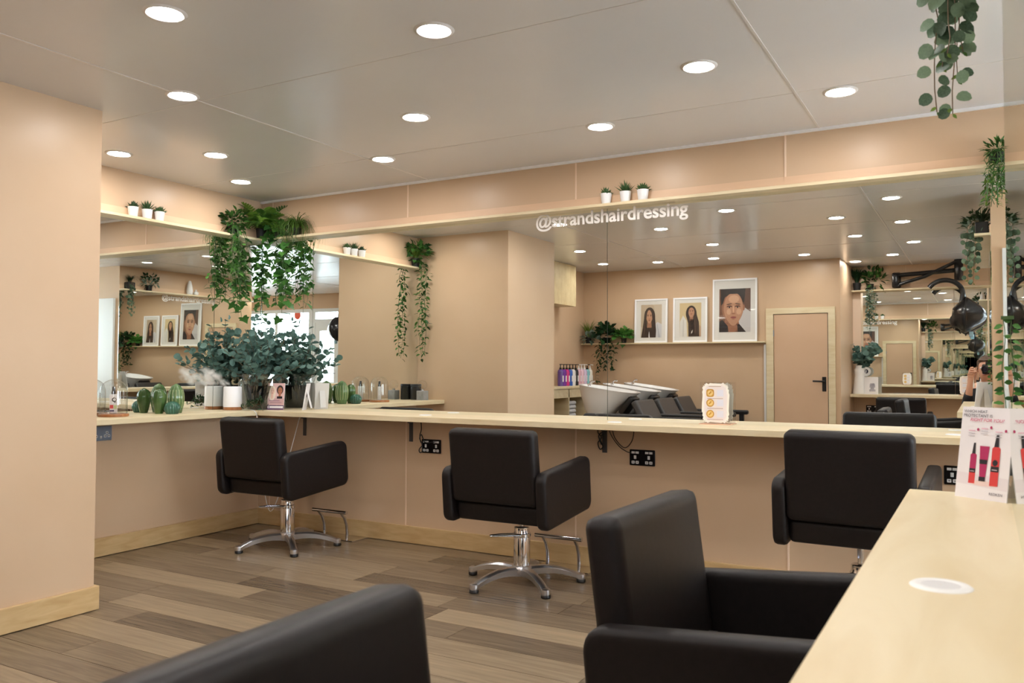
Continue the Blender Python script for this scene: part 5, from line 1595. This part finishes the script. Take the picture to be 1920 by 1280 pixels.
cm = thing('camera_body', 'black camera held up to the photographer face in the mirror', 'camera', (CX + 0.13 * math.sin(YAW) - 0.01, CY - 0.13 * math.cos(YAW), CZ), YAW)
obj('housing', G().rbox(-0.066, 0.066, -0.035, 0.03, -0.048, 0.046, 0.012, 2).rbox(-0.03, 0.03, -0.045, 0.035, 0.03, 0.072, 0.01, 2), M_BLK, cm, 40)
obj('grip', G().rbox(0.042, 0.072, 0.0, 0.052, -0.047, 0.04, 0.012, 2), M_BLKM, cm, 40)
obj('lens_barrel', G().lathe([(0.034, 0.03), (0.036, 0.04), (0.036, 0.088), (0.033, 0.093), (0.028, 0.094), (0.024, 0.086), (0.001, 0.085)], 28, Matrix.Rotation(-PI / 2, 4, 'X')), M_BLK, cm, 40)
obj('front_element', G().sphere((0, 0.084, 0), 0.023, 18, 8, 1, 0.2, 1), mat('lens_glass', (30, 26, 44), 0.05), cm, 60)

# ================================================================ STEAM FROM THE DIFFUSER
def steam():
    m = bpy.data.materials.new('steam_vapour')
    m.use_nodes = True
    nt = m.node_tree
    nt.nodes.remove(nt.nodes['Principled BSDF'])
    vol = nt.nodes.new('ShaderNodeVolumePrincipled')
    vol.inputs['Color'].default_value = (1, 1, 1, 1)
    vol.inputs['Anisotropy'].default_value = 0.2
    tc = nt.nodes.new('ShaderNodeTexCoord')
    ln_ = nt.nodes.new('ShaderNodeVectorMath'); ln_.operation = 'LENGTH'
    no = nt.nodes.new('ShaderNodeTexNoise'); no.inputs['Scale'].default_value = 1.9; no.inputs['Detail'].default_value = 4
    a = nt.nodes.new('ShaderNodeMapRange'); a.inputs['From Min'].default_value = 1.0; a.inputs['From Max'].default_value = 0.25
    b = nt.nodes.new('ShaderNodeMapRange'); b.inputs['From Min'].default_value = 0.44; b.inputs['From Max'].default_value = 0.66
    mu = nt.nodes.new('ShaderNodeMath'); mu.operation = 'MULTIPLY'
    m2 = nt.nodes.new('ShaderNodeMath'); m2.operation = 'MULTIPLY'; m2.inputs[1].default_value = 60.0
    nt.links.new(tc.outputs['Object'], ln_.inputs[0]); nt.links.new(tc.outputs['Object'], no.inputs['Vector'])
    nt.links.new(ln_.outputs['Value'], a.inputs['Value']); nt.links.new(no.outputs['Fac'], b.inputs['Value'])
    nt.links.new(a.outputs[0], mu.inputs[0]); nt.links.new(b.outputs[0], mu.inputs[1]); nt.links.new(mu.outputs[0], m2.inputs[0])
    nt.links.new(m2.outputs[0], vol.inputs['Density'])
    nt.links.new(vol.outputs[0], nt.nodes['Material Output'].inputs['Volume'])
    return m
M_STEAM = steam()
sm = thing('steam_plume', 'white steam drifting from the aroma diffuser', 'steam', (0.105, -0.36, 1.0))
for (loc, sc_) in (((0.004, -0.185, 0.075), (0.065, 0.105, 0.065)), ((0.0, -0.07, 0.03), (0.03, 0.075, 0.030))):
    o = obj('vapour', G().sphere((0, 0, 0), 1.0, 18, 12), M_STEAM, sm)
    o.location = loc; o.scale = sc_
    o.rotation_euler = (math.radians(-20), 0, 0)
